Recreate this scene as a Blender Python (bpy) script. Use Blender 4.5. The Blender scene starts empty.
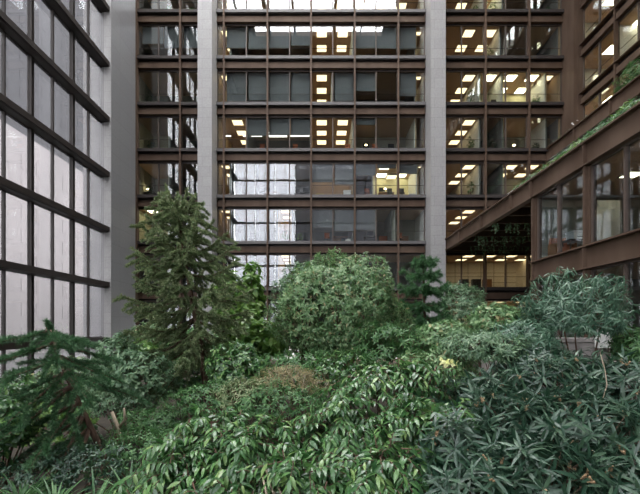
import bpy, math, random
import numpy as np
from mathutils import Vector

# ------------------------------------------------------------------ camera, world, light, exposure
H = 4.371                     # camera height above the lowest storey floor
F = 390.0                     # focal length in pixels (640 wide)
SC = bpy.context.scene
COL = SC.collection
cam_d = bpy.data.cameras.new('camera')
cam_d.sensor_width = 36.0
cam_d.lens = 36.0 * F / 640.0
cam_d.shift_x = -1.0 / 640.0
cam_d.shift_y = 79.0 / 640.0
cam_d.clip_end = 500
cam = bpy.data.objects.new('camera', cam_d)
cam.location = (0, 0, H)
cam.rotation_euler = (math.radians(90), 0, 0)
COL.objects.link(cam)
SC.camera = cam

world = bpy.data.worlds.new('overcast_sky')
SC.world = world
world.use_nodes = True
wn = world.node_tree.nodes
wl = world.node_tree.links
wn.clear()
w_out = wn.new('ShaderNodeOutputWorld')
w_bg = wn.new('ShaderNodeBackground')
w_tc = wn.new('ShaderNodeTexCoord')
w_sep = wn.new('ShaderNodeSeparateXYZ')
w_ramp = wn.new('ShaderNodeValToRGB')
w_ramp.color_ramp.elements[0].position = 0.0
w_ramp.color_ramp.elements[0].color = (0.66, 0.665, 0.69, 1)
w_ramp.color_ramp.elements[1].position = 0.7
w_ramp.color_ramp.elements[1].color = (0.97, 0.975, 0.985, 1)
wl.new(w_tc.outputs['Generated'], w_sep.inputs[0])
wl.new(w_sep.outputs['Z'], w_ramp.inputs[0])
wl.new(w_ramp.outputs[0], w_bg.inputs['Color'])
w_bg.inputs['Strength'].default_value = 7.0
wl.new(w_bg.outputs[0], w_out.inputs[0])


def portal(name, loc, rot, sx, sy):
    """light portal: marks a real glazed opening so the sky is sampled through it"""
    l = bpy.data.lights.new(name, 'AREA')
    l.shape = 'RECTANGLE'
    l.size = sx
    l.size_y = sy
    l.cycles.is_portal = True
    o = bpy.data.objects.new(name, l)
    o.location = loc
    o.rotation_euler = rot
    COL.objects.link(o)


R90 = math.radians(90)
portal('skylight_portal', (-2.2, 20.0, 45.65), (0, 0, 0), 24.6, 24.6)
portal('left_glass_portal', (-15.4, 11.3, 23.5), (0, -R90, 0), 45.0, 32.0)
portal('rear_glass_portal', (-2.5, -4.9, 23.5), (R90, 0, 0), 25.0, 45.0)

vs = SC.view_settings
vs.view_transform = 'Standard'
vs.look = 'None'
vs.gamma = 1.0
vs.use_curve_mapping = False
vs.exposure = 1.25
SC.cycles.use_denoising = True
SC.cycles.max_bounces = 8
SC.cycles.diffuse_bounces = 4
SC.cycles.glossy_bounces = 3
SC.cycles.transmission_bounces = 4
SC.cycles.transparent_max_bounces = 12
SC.cycles.sample_clamp_indirect = 6.0
SC.cycles.caustics_reflective = False
SC.cycles.caustics_refractive = False

# ------------------------------------------------------------------ measures
YF = 31.7                     # back facade
PX = F / YF                   # 12.3 px per metre on it
ST = 3.738                    # storey height
BAY = 3.52


def fx(px):
    return (px - 321.0) / PX


def at(px, py, Y):
    return Vector(((px - 321.0) / F * Y, Y, H - (py - 326.0) / F * Y))


def gz(y):
    """garden ground height"""
    return 0.9 + max(0.0, y - 4.0) * 0.03


# ------------------------------------------------------------------ materials
M = {}


def mat(name, rgb, rough=0.6, metal=0.0, spec=0.5, noise=None, bump=None, emit=None):
    m = bpy.data.materials.new(name)
    m.use_nodes = True
    nt = m.node_tree
    b = nt.nodes['Principled BSDF']
    b.inputs['Base Color'].default_value = (*rgb, 1)
    b.inputs['Roughness'].default_value = rough
    b.inputs['Metallic'].default_value = metal
    b.inputs['Specular IOR Level'].default_value = spec
    if noise:
        scale, rgb2, stretch = noise
        tc = nt.nodes.new('ShaderNodeTexCoord')
        mp = nt.nodes.new('ShaderNodeMapping')
        mp.inputs['Scale'].default_value = stretch
        ns = nt.nodes.new('ShaderNodeTexNoise')
        ns.inputs['Scale'].default_value = scale
        ns.inputs['Detail'].default_value = 6
        rp = nt.nodes.new('ShaderNodeValToRGB')
        rp.color_ramp.elements[0].position = 0.35
        rp.color_ramp.elements[1].position = 0.68
        rp.color_ramp.elements[0].color = (*rgb, 1)
        rp.color_ramp.elements[1].color = (*rgb2, 1)
        nt.links.new(tc.outputs['Object'], mp.inputs[0])
        nt.links.new(mp.outputs[0], ns.inputs['Vector'])
        nt.links.new(ns.outputs['Fac'], rp.inputs[0])
        nt.links.new(rp.outputs[0], b.inputs['Base Color'])
        if bump:
            bp = nt.nodes.new('ShaderNodeBump')
            bp.inputs['Strength'].default_value = bump
            bp.inputs['Distance'].default_value = 0.02
            nt.links.new(ns.outputs['Fac'], bp.inputs['Height'])
            nt.links.new(bp.outputs[0], b.inputs['Normal'])
    if emit:
        b.inputs['Emission Color'].default_value = (*emit[0], 1)
        b.inputs['Emission Strength'].default_value = emit[1]
    M[name] = m
    return m


def stone_mat(name, c1, c2, joint, bw, bh, offs, rough):
    """stone slabs with thin joints, object space"""
    m = bpy.data.materials.new(name)
    m.use_nodes = True
    nt = m.node_tree
    b = nt.nodes['Principled BSDF']
    b.inputs['Roughness'].default_value = rough
    tc = nt.nodes.new('ShaderNodeTexCoord')
    sep = nt.nodes.new('ShaderNodeSeparateXYZ')
    add = nt.nodes.new('ShaderNodeMath')
    add.operation = 'ADD'
    cmb = nt.nodes.new('ShaderNodeCombineXYZ')
    nt.links.new(tc.outputs['Object'], sep.inputs[0])
    nt.links.new(sep.outputs['X'], add.inputs[0])
    nt.links.new(sep.outputs['Y'], add.inputs[1])
    nt.links.new(add.outputs[0], cmb.inputs['X'])
    nt.links.new(sep.outputs['Z'], cmb.inputs['Y'])
    br = nt.nodes.new('ShaderNodeTexBrick')
    br.offset = offs
    br.inputs['Scale'].default_value = 1.0
    br.inputs['Brick Width'].default_value = bw
    br.inputs['Row Height'].default_value = bh
    br.inputs['Mortar Size'].default_value = 0.012
    br.inputs['Color1'].default_value = (*c1, 1)
    br.inputs['Color2'].default_value = (*c2, 1)
    br.inputs['Mortar'].default_value = (*joint, 1)
    nt.links.new(cmb.outputs[0], br.inputs['Vector'])
    ns = nt.nodes.new('ShaderNodeTexNoise')
    ns.inputs['Scale'].default_value = 9.0
    ns.inputs['Detail'].default_value = 8
    nt.links.new(tc.outputs['Object'], ns.inputs['Vector'])
    mx = nt.nodes.new('ShaderNodeMixRGB')
    mx.blend_type = 'MULTIPLY'
    mx.inputs[0].default_value = 0.35
    nt.links.new(br.outputs['Color'], mx.inputs[1])
    nt.links.new(ns.outputs['Fac'], mx.inputs[2])
    nt.links.new(mx.outputs[0], b.inputs['Base Color'])
    M[name] = m


def glass_mat(name, tint, base, mult, rough=0.0, haze=0.0, hazecol=(.8, .8, .85), wob=0.0):
    m = bpy.data.materials.new(name)
    m.use_nodes = True
    nt = m.node_tree
    nt.nodes.clear()
    out = nt.nodes.new('ShaderNodeOutputMaterial')
    tr = nt.nodes.new('ShaderNodeBsdfTransparent')
    tr.inputs[0].default_value = (*tint, 1)
    gl = nt.nodes.new('ShaderNodeBsdfGlossy')
    gl.inputs['Roughness'].default_value = rough
    gl.inputs['Color'].default_value = (0.95, 0.97, 1, 1)
    if wob:
        tc = nt.nodes.new('ShaderNodeTexCoord')
        ns = nt.nodes.new('ShaderNodeTexNoise')
        ns.inputs['Scale'].default_value = 0.7
        ns.inputs['Detail'].default_value = 1
        bp = nt.nodes.new('ShaderNodeBump')
        bp.inputs['Strength'].default_value = wob
        bp.inputs['Distance'].default_value = 0.02
        nt.links.new(tc.outputs['Object'], ns.inputs['Vector'])
        nt.links.new(ns.outputs['Fac'], bp.inputs['Height'])
        nt.links.new(bp.outputs[0], gl.inputs['Normal'])
    fr = nt.nodes.new('ShaderNodeLayerWeight')
    fr.inputs['Blend'].default_value = 0.5
    pw = nt.nodes.new('ShaderNodeMath')
    pw.operation = 'POWER'
    pw.inputs[1].default_value = 4.0
    nt.links.new(fr.outputs['Facing'], pw.inputs[0])
    ma = nt.nodes.new('ShaderNodeMath')
    ma.operation = 'MULTIPLY_ADD'
    ma.use_clamp = True
    ma.inputs[1].default_value = mult
    ma.inputs[2].default_value = base
    nt.links.new(pw.outputs[0], ma.inputs[0])
    mx = nt.nodes.new('ShaderNodeMixShader')
    nt.links.new(ma.outputs[0], mx.inputs[0])
    src = tr
    if haze:
        df = nt.nodes.new('ShaderNodeBsdfTranslucent')
        df.inputs[0].default_value = (*hazecol, 1)
        m2 = nt.nodes.new('ShaderNodeMixShader')
        m2.inputs[0].default_value = haze
        nt.links.new(tr.outputs[0], m2.inputs[1])
        nt.links.new(df.outputs[0], m2.inputs[2])
        src = m2
    nt.links.new(src.outputs[0], mx.inputs[1])
    nt.links.new(gl.outputs[0], mx.inputs[2])
    nt.links.new(mx.outputs[0], out.inputs[0])
    M[name] = m


def leaf_mat(name, stops, rough=0.4, trans=0.25, spec=0.5):
    """leaf colour varies leaf by leaf"""
    m = bpy.data.materials.new(name)
    m.use_nodes = True
    nt = m.node_tree
    b = nt.nodes['Principled BSDF']
    out = nt.nodes['Material Output']
    g = nt.nodes.new('ShaderNodeNewGeometry')
    rp = nt.nodes.new('ShaderNodeValToRGB')
    els = rp.color_ramp.elements
    while len(els) < len(stops):
        els.new(0.5)
    for e, (p, c) in zip(els, stops):
        e.position = p
        e.color = (*c, 1)
    nt.links.new(g.outputs['Random Per Island'], rp.inputs[0])
    nt.links.new(rp.outputs[0], b.inputs['Base Color'])
    b.inputs['Roughness'].default_value = rough
    b.inputs['Specular IOR Level'].default_value = spec
    tl = nt.nodes.new('ShaderNodeBsdfTranslucent')
    hs = nt.nodes.new('ShaderNodeHueSaturation')
    hs.inputs['Saturation'].default_value = 1.1
    hs.inputs['Value'].default_value = 1.6
    nt.links.new(rp.outputs[0], hs.inputs['Color'])
    nt.links.new(hs.outputs[0], tl.inputs[0])
    mx = nt.nodes.new('ShaderNodeMixShader')
    mx.inputs[0].default_value = trans
    nt.links.new(b.outputs[0], mx.inputs[1])
    nt.links.new(tl.outputs[0], mx.inputs[2])
    nt.links.new(mx.outputs[0], out.inputs[0])
    M[name] = m


mat('weathering_steel', (.082, .052, .036), .62, 0.0, .22, noise=(.9, (.125, .085, .061), (1, 1, .35)))
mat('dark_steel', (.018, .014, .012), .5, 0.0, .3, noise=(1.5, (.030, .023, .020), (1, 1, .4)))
mat('sill_metal', (.12, .112, .112), .5, 0.0, .4)
mat('sill_dark', (.050, .042, .040), .55, 0.0, .3)
mat('frame_metal', (.10, .075, .062), .5, 0.0, .4)
stone_mat('pier_granite', (.42, .413, .41), (.39, .383, .382), (.30, .295, .29), 1.2, .76, 0.5, .45)
stone_mat('dark_granite', (.25, .248, .252), (.225, .222, .23), (.17, .167, .17), 1.7, 1.26, 0.0, .28)
glass_mat('office_glass', (.86, .88, .86), .085, .8, 0.0, wob=.06)
glass_mat('wing_glass', (.80, .84, .84), .09, .8, 0.0, wob=.05)
glass_mat('street_glass', (.62, .615, .62), .03, .8, 0.02, haze=.008, hazecol=(.85, .83, .86))
glass_mat('rear_glass', (.66, .66, .68), .03, .6, 0.02, haze=.05, hazecol=(.78, .76, .80))
mat('ceiling_tile', (.56, .39, .27), .8)
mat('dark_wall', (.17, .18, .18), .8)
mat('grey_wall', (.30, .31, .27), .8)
mat('cream_wall', (.62, .58, .38), .8)
mat('tile_wall', (.78, .72, .60), .6)
mat('beige_wall', (.45, .33, .20), .8)
mat('white_wall', (.72, .72, .68), .7)
mat('carpet', (.40, .34, .28), .95, noise=(30, (.46, .40, .33), (1, 1, 1)))
mat('blind_cloth', (.165, .178, .20), .8, noise=(6, (.195, .21, .235), (6, 6, .2)))
mat('panel_glow', (.9, .85, .7), .6, emit=((1.0, .77, .45), 1.3))
mat('panel_glow_cool', (.9, .9, .75), .6, emit=((1.0, .92, .64), 3.8))
mat('tube_glow', (.9, .9, .9), .6, emit=((1.0, .98, .9), 1.2))
mat('bulb_glow', (.9, .85, .7), .6, emit=((1.0, .78, .45), 9.0))
mat('dark_plastic', (.02, .022, .025), .45)
mat('white_plastic', (.75, .76, .76), .4)
mat('wood', (.24, .11, .05), .5, noise=(3, (.33, .16, .075), (1, 12, 1)))
mat('orange_fabric', (.42, .13, .06), .85)
mat('yellow_paper', (.62, .50, .16), .8)
mat('terracotta', (.35, .14, .08), .8)
mat('screen_dark', (.015, .02, .025), .15)
mat('soil', (.020, .016, .011), .95, noise=(5, (.045, .036, .024), (1, 1, 1)), bump=.6)
mat('bark', (.075, .045, .03), .9, noise=(14, (.15, .09, .06), (1, 1, .25)), bump=.7)
mat('pale_bark', (.30, .24, .17), .85, noise=(14, (.42, .35, .26), (1, 1, .3)), bump=.4)
mat('asphalt', (.05, .05, .05), .9)
mat('street_stone', (.125, .117, .117), .8, noise=(.10, (.20, .187, .187), (1, 1, .3)))
mat('street_grey', (.018, .0185, .021), .8, noise=(.10, (.030, .031, .035), (1, 1, .3)))
mat('street_dark', (.05, .05, .055), .7, noise=(.2, (.065, .065, .07), (1, 1, .6)))
mat('street_window', (.12, .12, .125), .5)
mat('petal_white', (.8, .78, .78), .6)
mat('bud_tan', (.45, .30, .17), .7)
mat('concrete', (.27, .25, .235), .85, noise=(4, (.33, .31, .29), (1, 1, 1)))

G = lambda r, g, b: (r, g, b)
leaf_mat('needles_olive', [(0, G(.085, .145, .065)), (.5, G(.170, .235, .110)), (1, G(.33, .35, .20))], .55, .2, .3)
leaf_mat('needles_deep', [(0, G(.030, .080, .036)), (.6, G(.058, .138, .062)), (1, G(.12, .22, .10))], .55, .18, .3)
leaf_mat('needles_fan', [(0, G(.035, .10, .040)), (.6, G(.065, .16, .065)), (1, G(.12, .24, .10))], .5, .2, .4)
leaf_mat('droop_green', [(0, G(.035, .090, .055)), (.5, G(.075, .155, .095)), (1, G(.17, .27, .18))], .38, .2, .5)
leaf_mat('small_green', [(0, G(.070, .150, .060)), (.5, G(.150, .265, .115)), (.9, G(.26, .37, .19)), (1, G(.36, .31, .16))], .42, .25, .4)
leaf_mat('grey_green', [(0, G(.055, .120, .060)), (.5, G(.120, .215, .115)), (1, G(.23, .335, .19))], .42, .2, .45)
leaf_mat('glossy_green', [(0, G(.022, .070, .022)), (.5, G(.055, .145, .045)), (.9, G(.12, .24, .075)), (1, G(.22, .33, .11))], .30, .22, .6)
leaf_mat('blue_green', [(0, G(.013, .040, .023)), (.6, G(.030, .078, .044)), (1, G(.085, .15, .088))], .40, .15, .55)
leaf_mat('fresh_green', [(0, G(.07, .16, .035)), (.6, G(.13, .25, .055)), (1, G(.22, .34, .09))], .35, .3, .5)
leaf_mat('fern_green', [(0, G(.04, .11, .04)), (.6, G(.08, .18, .065)), (1, G(.13, .25, .09))], .45, .25, .4)
leaf_mat('yellow_leaf', [(0, G(.50, .52, .16)), (1, G(.72, .72, .42))], .5, .25, .3)
leaf_mat('dry_leaf', [(0, G(.16, .15, .07)), (.5, G(.24, .22, .11)), (1, G(.36, .28, .15))], .6, .2, .3)


# ------------------------------------------------------------------ mesh helpers
def raw_mesh(name, verts, corner, counts, smooth=False):
    me = bpy.data.meshes.new(name)
    v = np.asarray(verts, dtype=np.float32).reshape(-1)
    me.vertices.add(len(v) // 3)
    me.vertices.foreach_set('co', v)
    corner = np.asarray(corner, dtype=np.int32)
    counts = np.asarray(counts, dtype=np.int32)
    me.loops.add(len(corner))
    me.loops.foreach_set('vertex_index', corner)
    me.polygons.add(len(counts))
    st = np.zeros(len(counts), dtype=np.int32)
    st[1:] = np.cumsum(counts)[:-1]
    me.polygons.foreach_set('loop_start', st)
    me.polygons.foreach_set('use_smooth', np.full(len(counts), bool(smooth), dtype=bool))
    me.update(calc_edges=True)
    me.validate()
    return me


class MB:
    def __init__(s):
        s.v = []
        s.c = []
        s.n = []

    def add(s, verts, faces):
        o = len(s.v)
        s.v.extend(verts)
        for f in faces:
            s.c.extend([o + i for i in f])
            s.n.append(len(f))
        return s

    def box(s, x0, x1, y0, y1, z0, z1):
        x0, x1 = min(x0, x1), max(x0, x1)
        y0, y1 = min(y0, y1), max(y0, y1)
        z0, z1 = min(z0, z1), max(z0, z1)
        v = [(x0, y0, z0), (x1, y0, z0), (x1, y1, z0), (x0, y1, z0), (x0, y0, z1), (x1, y0, z1), (x1, y1, z1), (x0, y1, z1)]
        return s.add(v, [(0, 3, 2, 1), (4, 5, 6, 7), (0, 1, 5, 4), (1, 2, 6, 5), (2, 3, 7, 6), (3, 0, 4, 7)])

    def tube(s, pts, radii, n=6):
        pts = [Vector(p) for p in pts]
        vs_, fs = [], []
        prev = Vector((0.13, 0.97, 0.2))
        for i, p in enumerate(pts):
            if i == 0:
                t = pts[1] - pts[0]
            elif i == len(pts) - 1:
                t = pts[-1] - pts[-2]
            else:
                t = pts[i + 1] - pts[i - 1]
            t.normalize()
            a = prev - t * prev.dot(t)
            if a.length < 1e-3:
                a = t.orthogonal()
            a.normalize()
            prev = a
            b = t.cross(a)
            for k in range(n):
                th = 2 * math.pi * k / n
                vs_.append(tuple(p + (a * math.cos(th) + b * math.sin(th)) * radii[i]))
        for i in range(len(pts) - 1):
            for k in range(n):
                k2 = (k + 1) % n
                fs.append((i * n + k, i * n + k2, (i + 1) * n + k2, (i + 1) * n + k))
        fs.append(tuple(range(n - 1, -1, -1)))
        fs.append(tuple((len(pts) - 1) * n + k for k in range(n)))
        return s.add(vs_, fs)

    def lathe(s, c, prof, n=12):
        vs_, fs = [], []
        for r, z in prof:
            for k in range(n):
                th = 2 * math.pi * k / n
                vs_.append((c[0] + r * math.cos(th), c[1] + r * math.sin(th), c[2] + z))
        for i in range(len(prof) - 1):
            for k in range(n):
                k2 = (k + 1) % n
                fs.append((i * n + k, i * n + k2, (i + 1) * n + k2, (i + 1) * n + k))
        fs.append(tuple(range(n - 1, -1, -1)))
        fs.append(tuple((len(prof) - 1) * n + k for k in range(n)))
        return s.add(vs_, fs)

    def build(s, name, m, parent=None, smooth=False):
        v = np.array(s.v, dtype=np.float32).reshape(-1, 3)
        if parent is not None:
            v = v - np.array(parent.location, dtype=np.float32)
        me = raw_mesh(name, v, s.c, s.n, smooth)
        return link(name, me, m, parent)


def link(name, me, m, parent=None):
    me.materials.append(M[m])
    o = bpy.data.objects.new(name, me)
    COL.objects.link(o)
    if parent is not None:
        o.parent = parent
    return o


def tag(o, label=None, cat=None, group=None, kind=None):
    if label:
        o['label'] = label
    if cat:
        o['category'] = cat
    if group:
        o['group'] = group
    if kind:
        o['kind'] = kind
    return o


def empty(name, loc):
    o = bpy.data.objects.new(name, None)
    o.empty_display_size = .3
    COL.objects.link(o)
    o.location = loc
    return o


def struct(name, mb, m, label=None):
    o = mb.build(name, m)
    o['kind'] = 'structure'
    if label:
        o['label'] = label
    return o


def copy_tree(o, parent=None):
    c = o.copy()
    COL.objects.link(c)
    c.parent = parent
    for ch in o.children:
        copy_tree(ch, c)
    return c


# ------------------------------------------------------------------ structure
class Wall:
    """u runs along the wall, v is the distance out of the glass plane into the atrium"""
    def __init__(s, kind, base):
        s.k, s.b = kind, base

    def box(s, mb, u0, u1, v0, v1, z0, z1):
        if s.k == 'back':
            mb.box(u0, u1, s.b - v0, s.b - v1, z0, z1)
        elif s.k == 'left':
            mb.box(s.b + v0, s.b + v1, u0, u1, z0, z1)
        elif s.k == 'right':
            mb.box(s.b - v0, s.b - v1, u0, u1, z0, z1)
        elif s.k == 'rear':
            mb.box(u0, u1, s.b + v0, s.b + v1, z0, z1)

    def loc(s, u, z):
        if s.k in ('back', 'rear'):
            return (u, s.b, z)
        return (s.b, u, z)


NTRIM = [0]
NWIN = [0]


def trim(mb, m='weathering_steel', label=None):
    NTRIM[0] += 1
    return struct('trim_%d' % NTRIM[0], mb, m, label)


def girder(w, u0, u1, ztop, depth=1.03, sill=True, m='weathering_steel'):
    mb = MB()
    w.box(mb, u0, u1, 0.00, 0.20, ztop - depth + .16, ztop - .40)   # face plate
    w.box(mb, u0, u1, 0.00, 0.26, ztop - depth + .13, ztop - depth + .17)
    w.box(mb, u0, u1, 0.00, 0.36, ztop - .07, ztop - .01)
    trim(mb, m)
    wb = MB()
    w.box(wb, u0, u1, -.10, 0.02, ztop - depth, ztop - .05)        # recessed web, its dark colour stands in for the shadow gaps
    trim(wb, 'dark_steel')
    if sill:
        s = MB()
        w.box(s, u0, u1, 0.13, 0.39, ztop - .22, ztop + .02)
        trim(s, 'sill_metal' if (w.k == 'back' and -9 < u0 < 0) else 'sill_dark')


_win_cache = {}


def window(w, u0, u1, z0, z1, glass='office_glass', split=True, rail=True, fm='frame_metal', key=None, t=.05, lattice=None):
    NWIN[0] += 1
    root = empty('window_%d' % NWIN[0], w.loc(u0, z0))
    root['kind'] = 'structure'
    ck = (w.k, w.b, round(u1 - u0, 3), round(z1 - z0, 3), glass, split, rail, fm)
    if ck in _win_cache:
        fme, pme = _win_cache[ck]
        for nm, me in (('frame', fme), ('pane', pme)):
            o = bpy.data.objects.new(nm, me)
            COL.objects.link(o)
            o.parent = root
        return root
    f = MB()
    w.box(f, u0, u0 + t, -.06, .06, z0, z1)
    w.box(f, u1 - t, u1, -.06, .06, z0, z1)
    w.box(f, u0 + t, u1 - t, -.06, .06, z0, z0 + t)
    w.box(f, u0 + t, u1 - t, -.06, .06, z1 - t, z1)
    if split:
        mid = (u0 + u1) / 2
        w.box(f, mid - .04, mid + .04, -.07, .09, z0 + t, z1 - t)
    if rail:
        w.box(f, u0 + t, u1 - t, -.12, -.09, z0 + .88, z0 + .91)
    if lattice:
        zz = z0 + lattice
        while zz < z1 - 1:
            w.box(f, u0 + t, u1 - t, -.05, .05, zz - .17, zz + .17)
            zz += lattice
    fo = f.build('frame', fm, root)
    p = MB()
    w.box(p, u0 + t, u1 - t, -.012, .012, z0 + t, z1 - t)
    po = p.build('pane', glass, root)
    _win_cache[ck] = (fo.data, po.data)
    return root


FLOORS = {k: ST * k for k in range(0, 14)}
back = Wall('back', 31.82)
grid = [-0.80 + BAY * k for k in range(-4, 7)]     # -14.88 .. 20.32

# back facade: girders, windows, mullions
SECT = [(-15.1, -9.6, 'left'), (-8.45, 8.45, 'mid'), (9.62, 19.6, 'right')]
for k in range(1, 11):
    z = FLOORS[k]
    for (a, b, s) in SECT:
        if s == 'right' and k <= 4:
            b = 18.4
        girder(back, a, b, z)
for k in range(1, 10):
    z0 = FLOORS[k] + .03
    z1 = FLOORS[k + 1] - 1.03
    for (a, b, s) in SECT:
        if s == 'right' and k <= 3:
            b = 18.4
        cuts = [a] + [g for g in grid if a + .25 < g < b - .25] + [b]
        for u0, u1 in zip(cuts[:-1], cuts[1:]):
            window(back, u0, u1, z0, z1, split=(u1 - u0) > 3.0)
for g in grid:
    if any(a + .2 < g < b - .1 for a, b, s in SECT):
        m_ = MB()
        back.box(m_, g - .035, g + .035, .02, .42, 0, 38.5)
        back.box(m_, g - .07, g + .07, .40, .43, 0, 38.5)
        trim(m_, 'weathering_steel')
m_ = MB().box(-15.12, -14.86, 31.0, 31.9, 0, 46)
trim(m_)
# granite piers in front of the back facade
struct('wall_pier', MB().box(-9.56, -8.45, 30.2, 31.9, 0, 46), 'pier_granite', 'pale granite pier left of centre')
struct('wall_pier', MB().box(8.50, 9.66, 30.2, 31.9, 0, 46), 'pier_granite', 'pale granite pier right of centre')
struct('wall_left_pier', MB().box(-16.4, -14.45, 26.9, 30.35, 0, 46), 'dark_granite', 'grey granite wall at the end of the left glass')
struct('wall_left_pier_lit_edge', MB().box(-14.95, -14.47, 26.86, 26.9, 0, 46), 'pier_granite', 'end strip of the grey granite wall, light on it put into paler stone')  # paler stone colour stands in for light on the wall's end face
struct('wall_back_upper', MB().box(-16.4, 20.3, 31.6, 32.2, 37.8, 46), 'weathering_steel')
struct('wall_back_corner', MB().box(-16.4, -15.1, 30.35, 32.2, 0, 46), 'dark_granite')

# left street wall of glass
left = Wall('left', -15.15)
lb = [27.05 - 3.38 * i for i in range(0, 10)]
for k in range(0, 13):
    zb = H - .93 + 3.79 * (k - 1)
    m_ = MB()
    left.box(m_, -5.0, 26.86, -.2, .60, zb - .16, zb + .16)
    left.box(m_, -5.0, 26.86, .02, .50, zb - .19, zb - .16)
    trim(m_, 'dark_steel')
for i in range(0, 9):
    u1, u0 = lb[i], lb[i + 1]
    if i < 4:
        for k in range(0, 11):
            zb = H - .93 + 3.79 * (k - 1)
            window(left, u0 + .05, u1 - .05, zb + .16, zb + 3.79 - .16, glass='street_glass', rail=False, fm='dark_steel', t=.06)
    else:
        window(left, u0 + .05, u1 - .05, 0, 45, glass='street_glass', rail=False, fm='dark_steel', t=.06)
for u in lb:
    m_ = MB()
    left.box(m_, u - .10, u - .04, -.05, .16, 0, 45.5)
    left.box(m_, u + .04, u + .10, -.05, .16, 0, 45.5)
    trim(m_, 'dark_steel')

# rear street wall behind the camera
rear = Wall('rear', -4.8)
rb = [-15.1 + BAY * i for i in range(0, 8)]
for u0, u1 in zip(rb[:-1], rb[1:]):
    window(rear, u0 + .05, u1 - .05, 0, 45, glass='rear_glass', rail=False, fm='dark_steel', t=.06, lattice=ST)
struct('wall_rear_upper', MB().box(-16.4, 9.6, -4.75, -4.45, 34, 46), 'dark_steel')
struct('wall_rear', MB().box(9.54, 20.5, -5.2, -4.8, 0, 46), 'dark_granite')

# roof with one big skylight
m_ = MB()
m_.box(-16.4, 24, -5.2, 7.7, 46, 46.6)
m_.box(-16.4, -9.4, 7.7, 10.0, 46, 46.6)
m_.box(8.7, 24, 7.7, 10.0, 46, 46.6)
m_.box(-16.4, -14.5, 10.0, 32.2, 46, 46.6)
m_.box(10, 24, 10.0, 32.2, 46, 46.6)
struct('ceiling', m_, 'weathering_steel')
for y, hw in ((10.4, .5), (14.6, .15), (18.9, .15), (23.2, .15), (27.5, .15), (31.7, .2)):
    trim(MB().box(-14.5, 10, y - hw, y + hw, 45.7, 46.5), 'dark_steel')
for x, hw in ((-7.4, .25), (-3.7, .15), (1.9, .2), (-11.2, .1), (5.6, .06)):
    trim(MB().box(x - hw, x + hw, 7.7, 32.0, 45.9, 46.4), 'dark_steel')

# ground of the garden
nx, ny = 30, 40
vv, ff = [], []
rg = random.Random(5)
for j in range(ny + 1):
    for i in range(nx + 1):
        x = -15.0 + 25.0 * i / nx
        y = -4.6 + 35.9 * j / ny
        vv.append((x, y, gz(y) + rg.uniform(-.06, .06)))
for j in range(ny):
    for i in range(nx):
        a = j * (nx + 1) + i
        ff.append((a, a + 1, a + nx + 2, a + nx + 1))
g_ = MB().add(vv, ff)
g_o = g_.build('ground', 'soil', smooth=True)
g_o['kind'] = 'structure'
g_o['label'] = 'dark soil of the garden beds'
struct('floor', MB().box(9.6, 24, -5, 31.9, -.4, 3.2), 'concrete')
struct('ground_street', MB().box(-160, -16.5, -160, 260, -.5, 0).box(-16.5, 160, -160, -5.3, -.5, 0), 'asphalt')

# ------------------------------------------------------------------ right wing
XW = 9.76
ZG3b, ZG3t = H + 5.87, H + 6.75
ZG2b, ZG2t = H + 2.08, H + 2.95
wing = Wall('right', XW + .12)


def wing_girder(w, u0, u1, zb, zt, stiff=()):
    m_ = MB()
    w.box(m_, u0, u1, -.05, .12, zb + .05, zt - .06)
    w.box(m_, u0, u1, -.05, .30, zt - .06, zt)
    w.box(m_, u0, u1, -.05, .28, zb, zb + .05)
    for s in stiff:
        w.box(m_, s - .04, s + .04, .12, .26, zb + .05, zt - .06)
    trim(m_)


wing_girder(wing, -4.8, 31.0, ZG3b, ZG3t, (27.4, 23.6, 19.87, 18.0, 14.35, 10.8, 7.3, 3.8))
wing_girder(wing, -4.8, 18.0, ZG2b, ZG2t, (14.35, 10.8, 7.3, 3.8))
for u in (17.88, 14.35, 10.83, 7.3, 3.8, .3):
    m_ = MB()
    wing.box(m_, u - .17, u + .17, -.15, .10, 2.4, ZG3b)
    wing.box(m_, u - .05, u + .05, .10, .22, 2.4, ZG3b)
    trim(m_)
ws = [17.71, 14.52, 14.18, 11.0, 10.66, 7.47, 7.13, 3.97, 3.63, .47, .13, -3.0]
for i in range(0, 12, 2):
    window(wing, ws[i + 1], ws[i], ZG2t, ZG3b, glass='wing_glass', rail=False, fm='frame_metal', t=.07)
    window(wing, ws[i + 1], ws[i], 3.2, ZG2b, glass='wing_glass', rail=False, fm='frame_metal', t=.07)
# wing inside
struct('floor_wing', MB().box(XW + .25, 18.3, -4.8, 17.9, ZG2b + .05, ZG2t - .02), 'ceiling_tile')
struct('ceiling_wing', MB().box(XW + .07, 18.35, -4.8, 18.0, ZG3b + .08, ZG3t - .06), 'ceiling_tile')
struct('wall_wing_end', MB().box(XW + .3, 18.3, 17.75, 17.95, 3.2, ZG3b + .07), 'grey_wall')
struct('wall_wing_inner', MB().box(15.5, 15.7, -4.8, 17.7, ZG2t, ZG3b + .07), 'grey_wall')
struct('wall_wing_inner_low', MB().box(14.6, 14.8, -4.8, 17.7, 3.2, ZG2b + .05), 'beige_wall')
struct('wall_white_partition', MB().box(11.55, 12.5, 16.3, 16.42, ZG2t, ZG2t + 2.3), 'white_wall', 'white partition inside the projecting wing')
# deck from the wing to the back facade, open underneath
struct('trim_deck', MB().box(XW + .15, 18.4, 18.0, 31.6, ZG3b + .42, ZG3t - .07), 'dark_steel')
for i in range(8):
    y = 19.2 + i * 1.6
    trim(MB().box(XW + .17, 18.3, y - .07, y + .07, ZG3b + .02, ZG3b + .42), 'weathering_steel')
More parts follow.
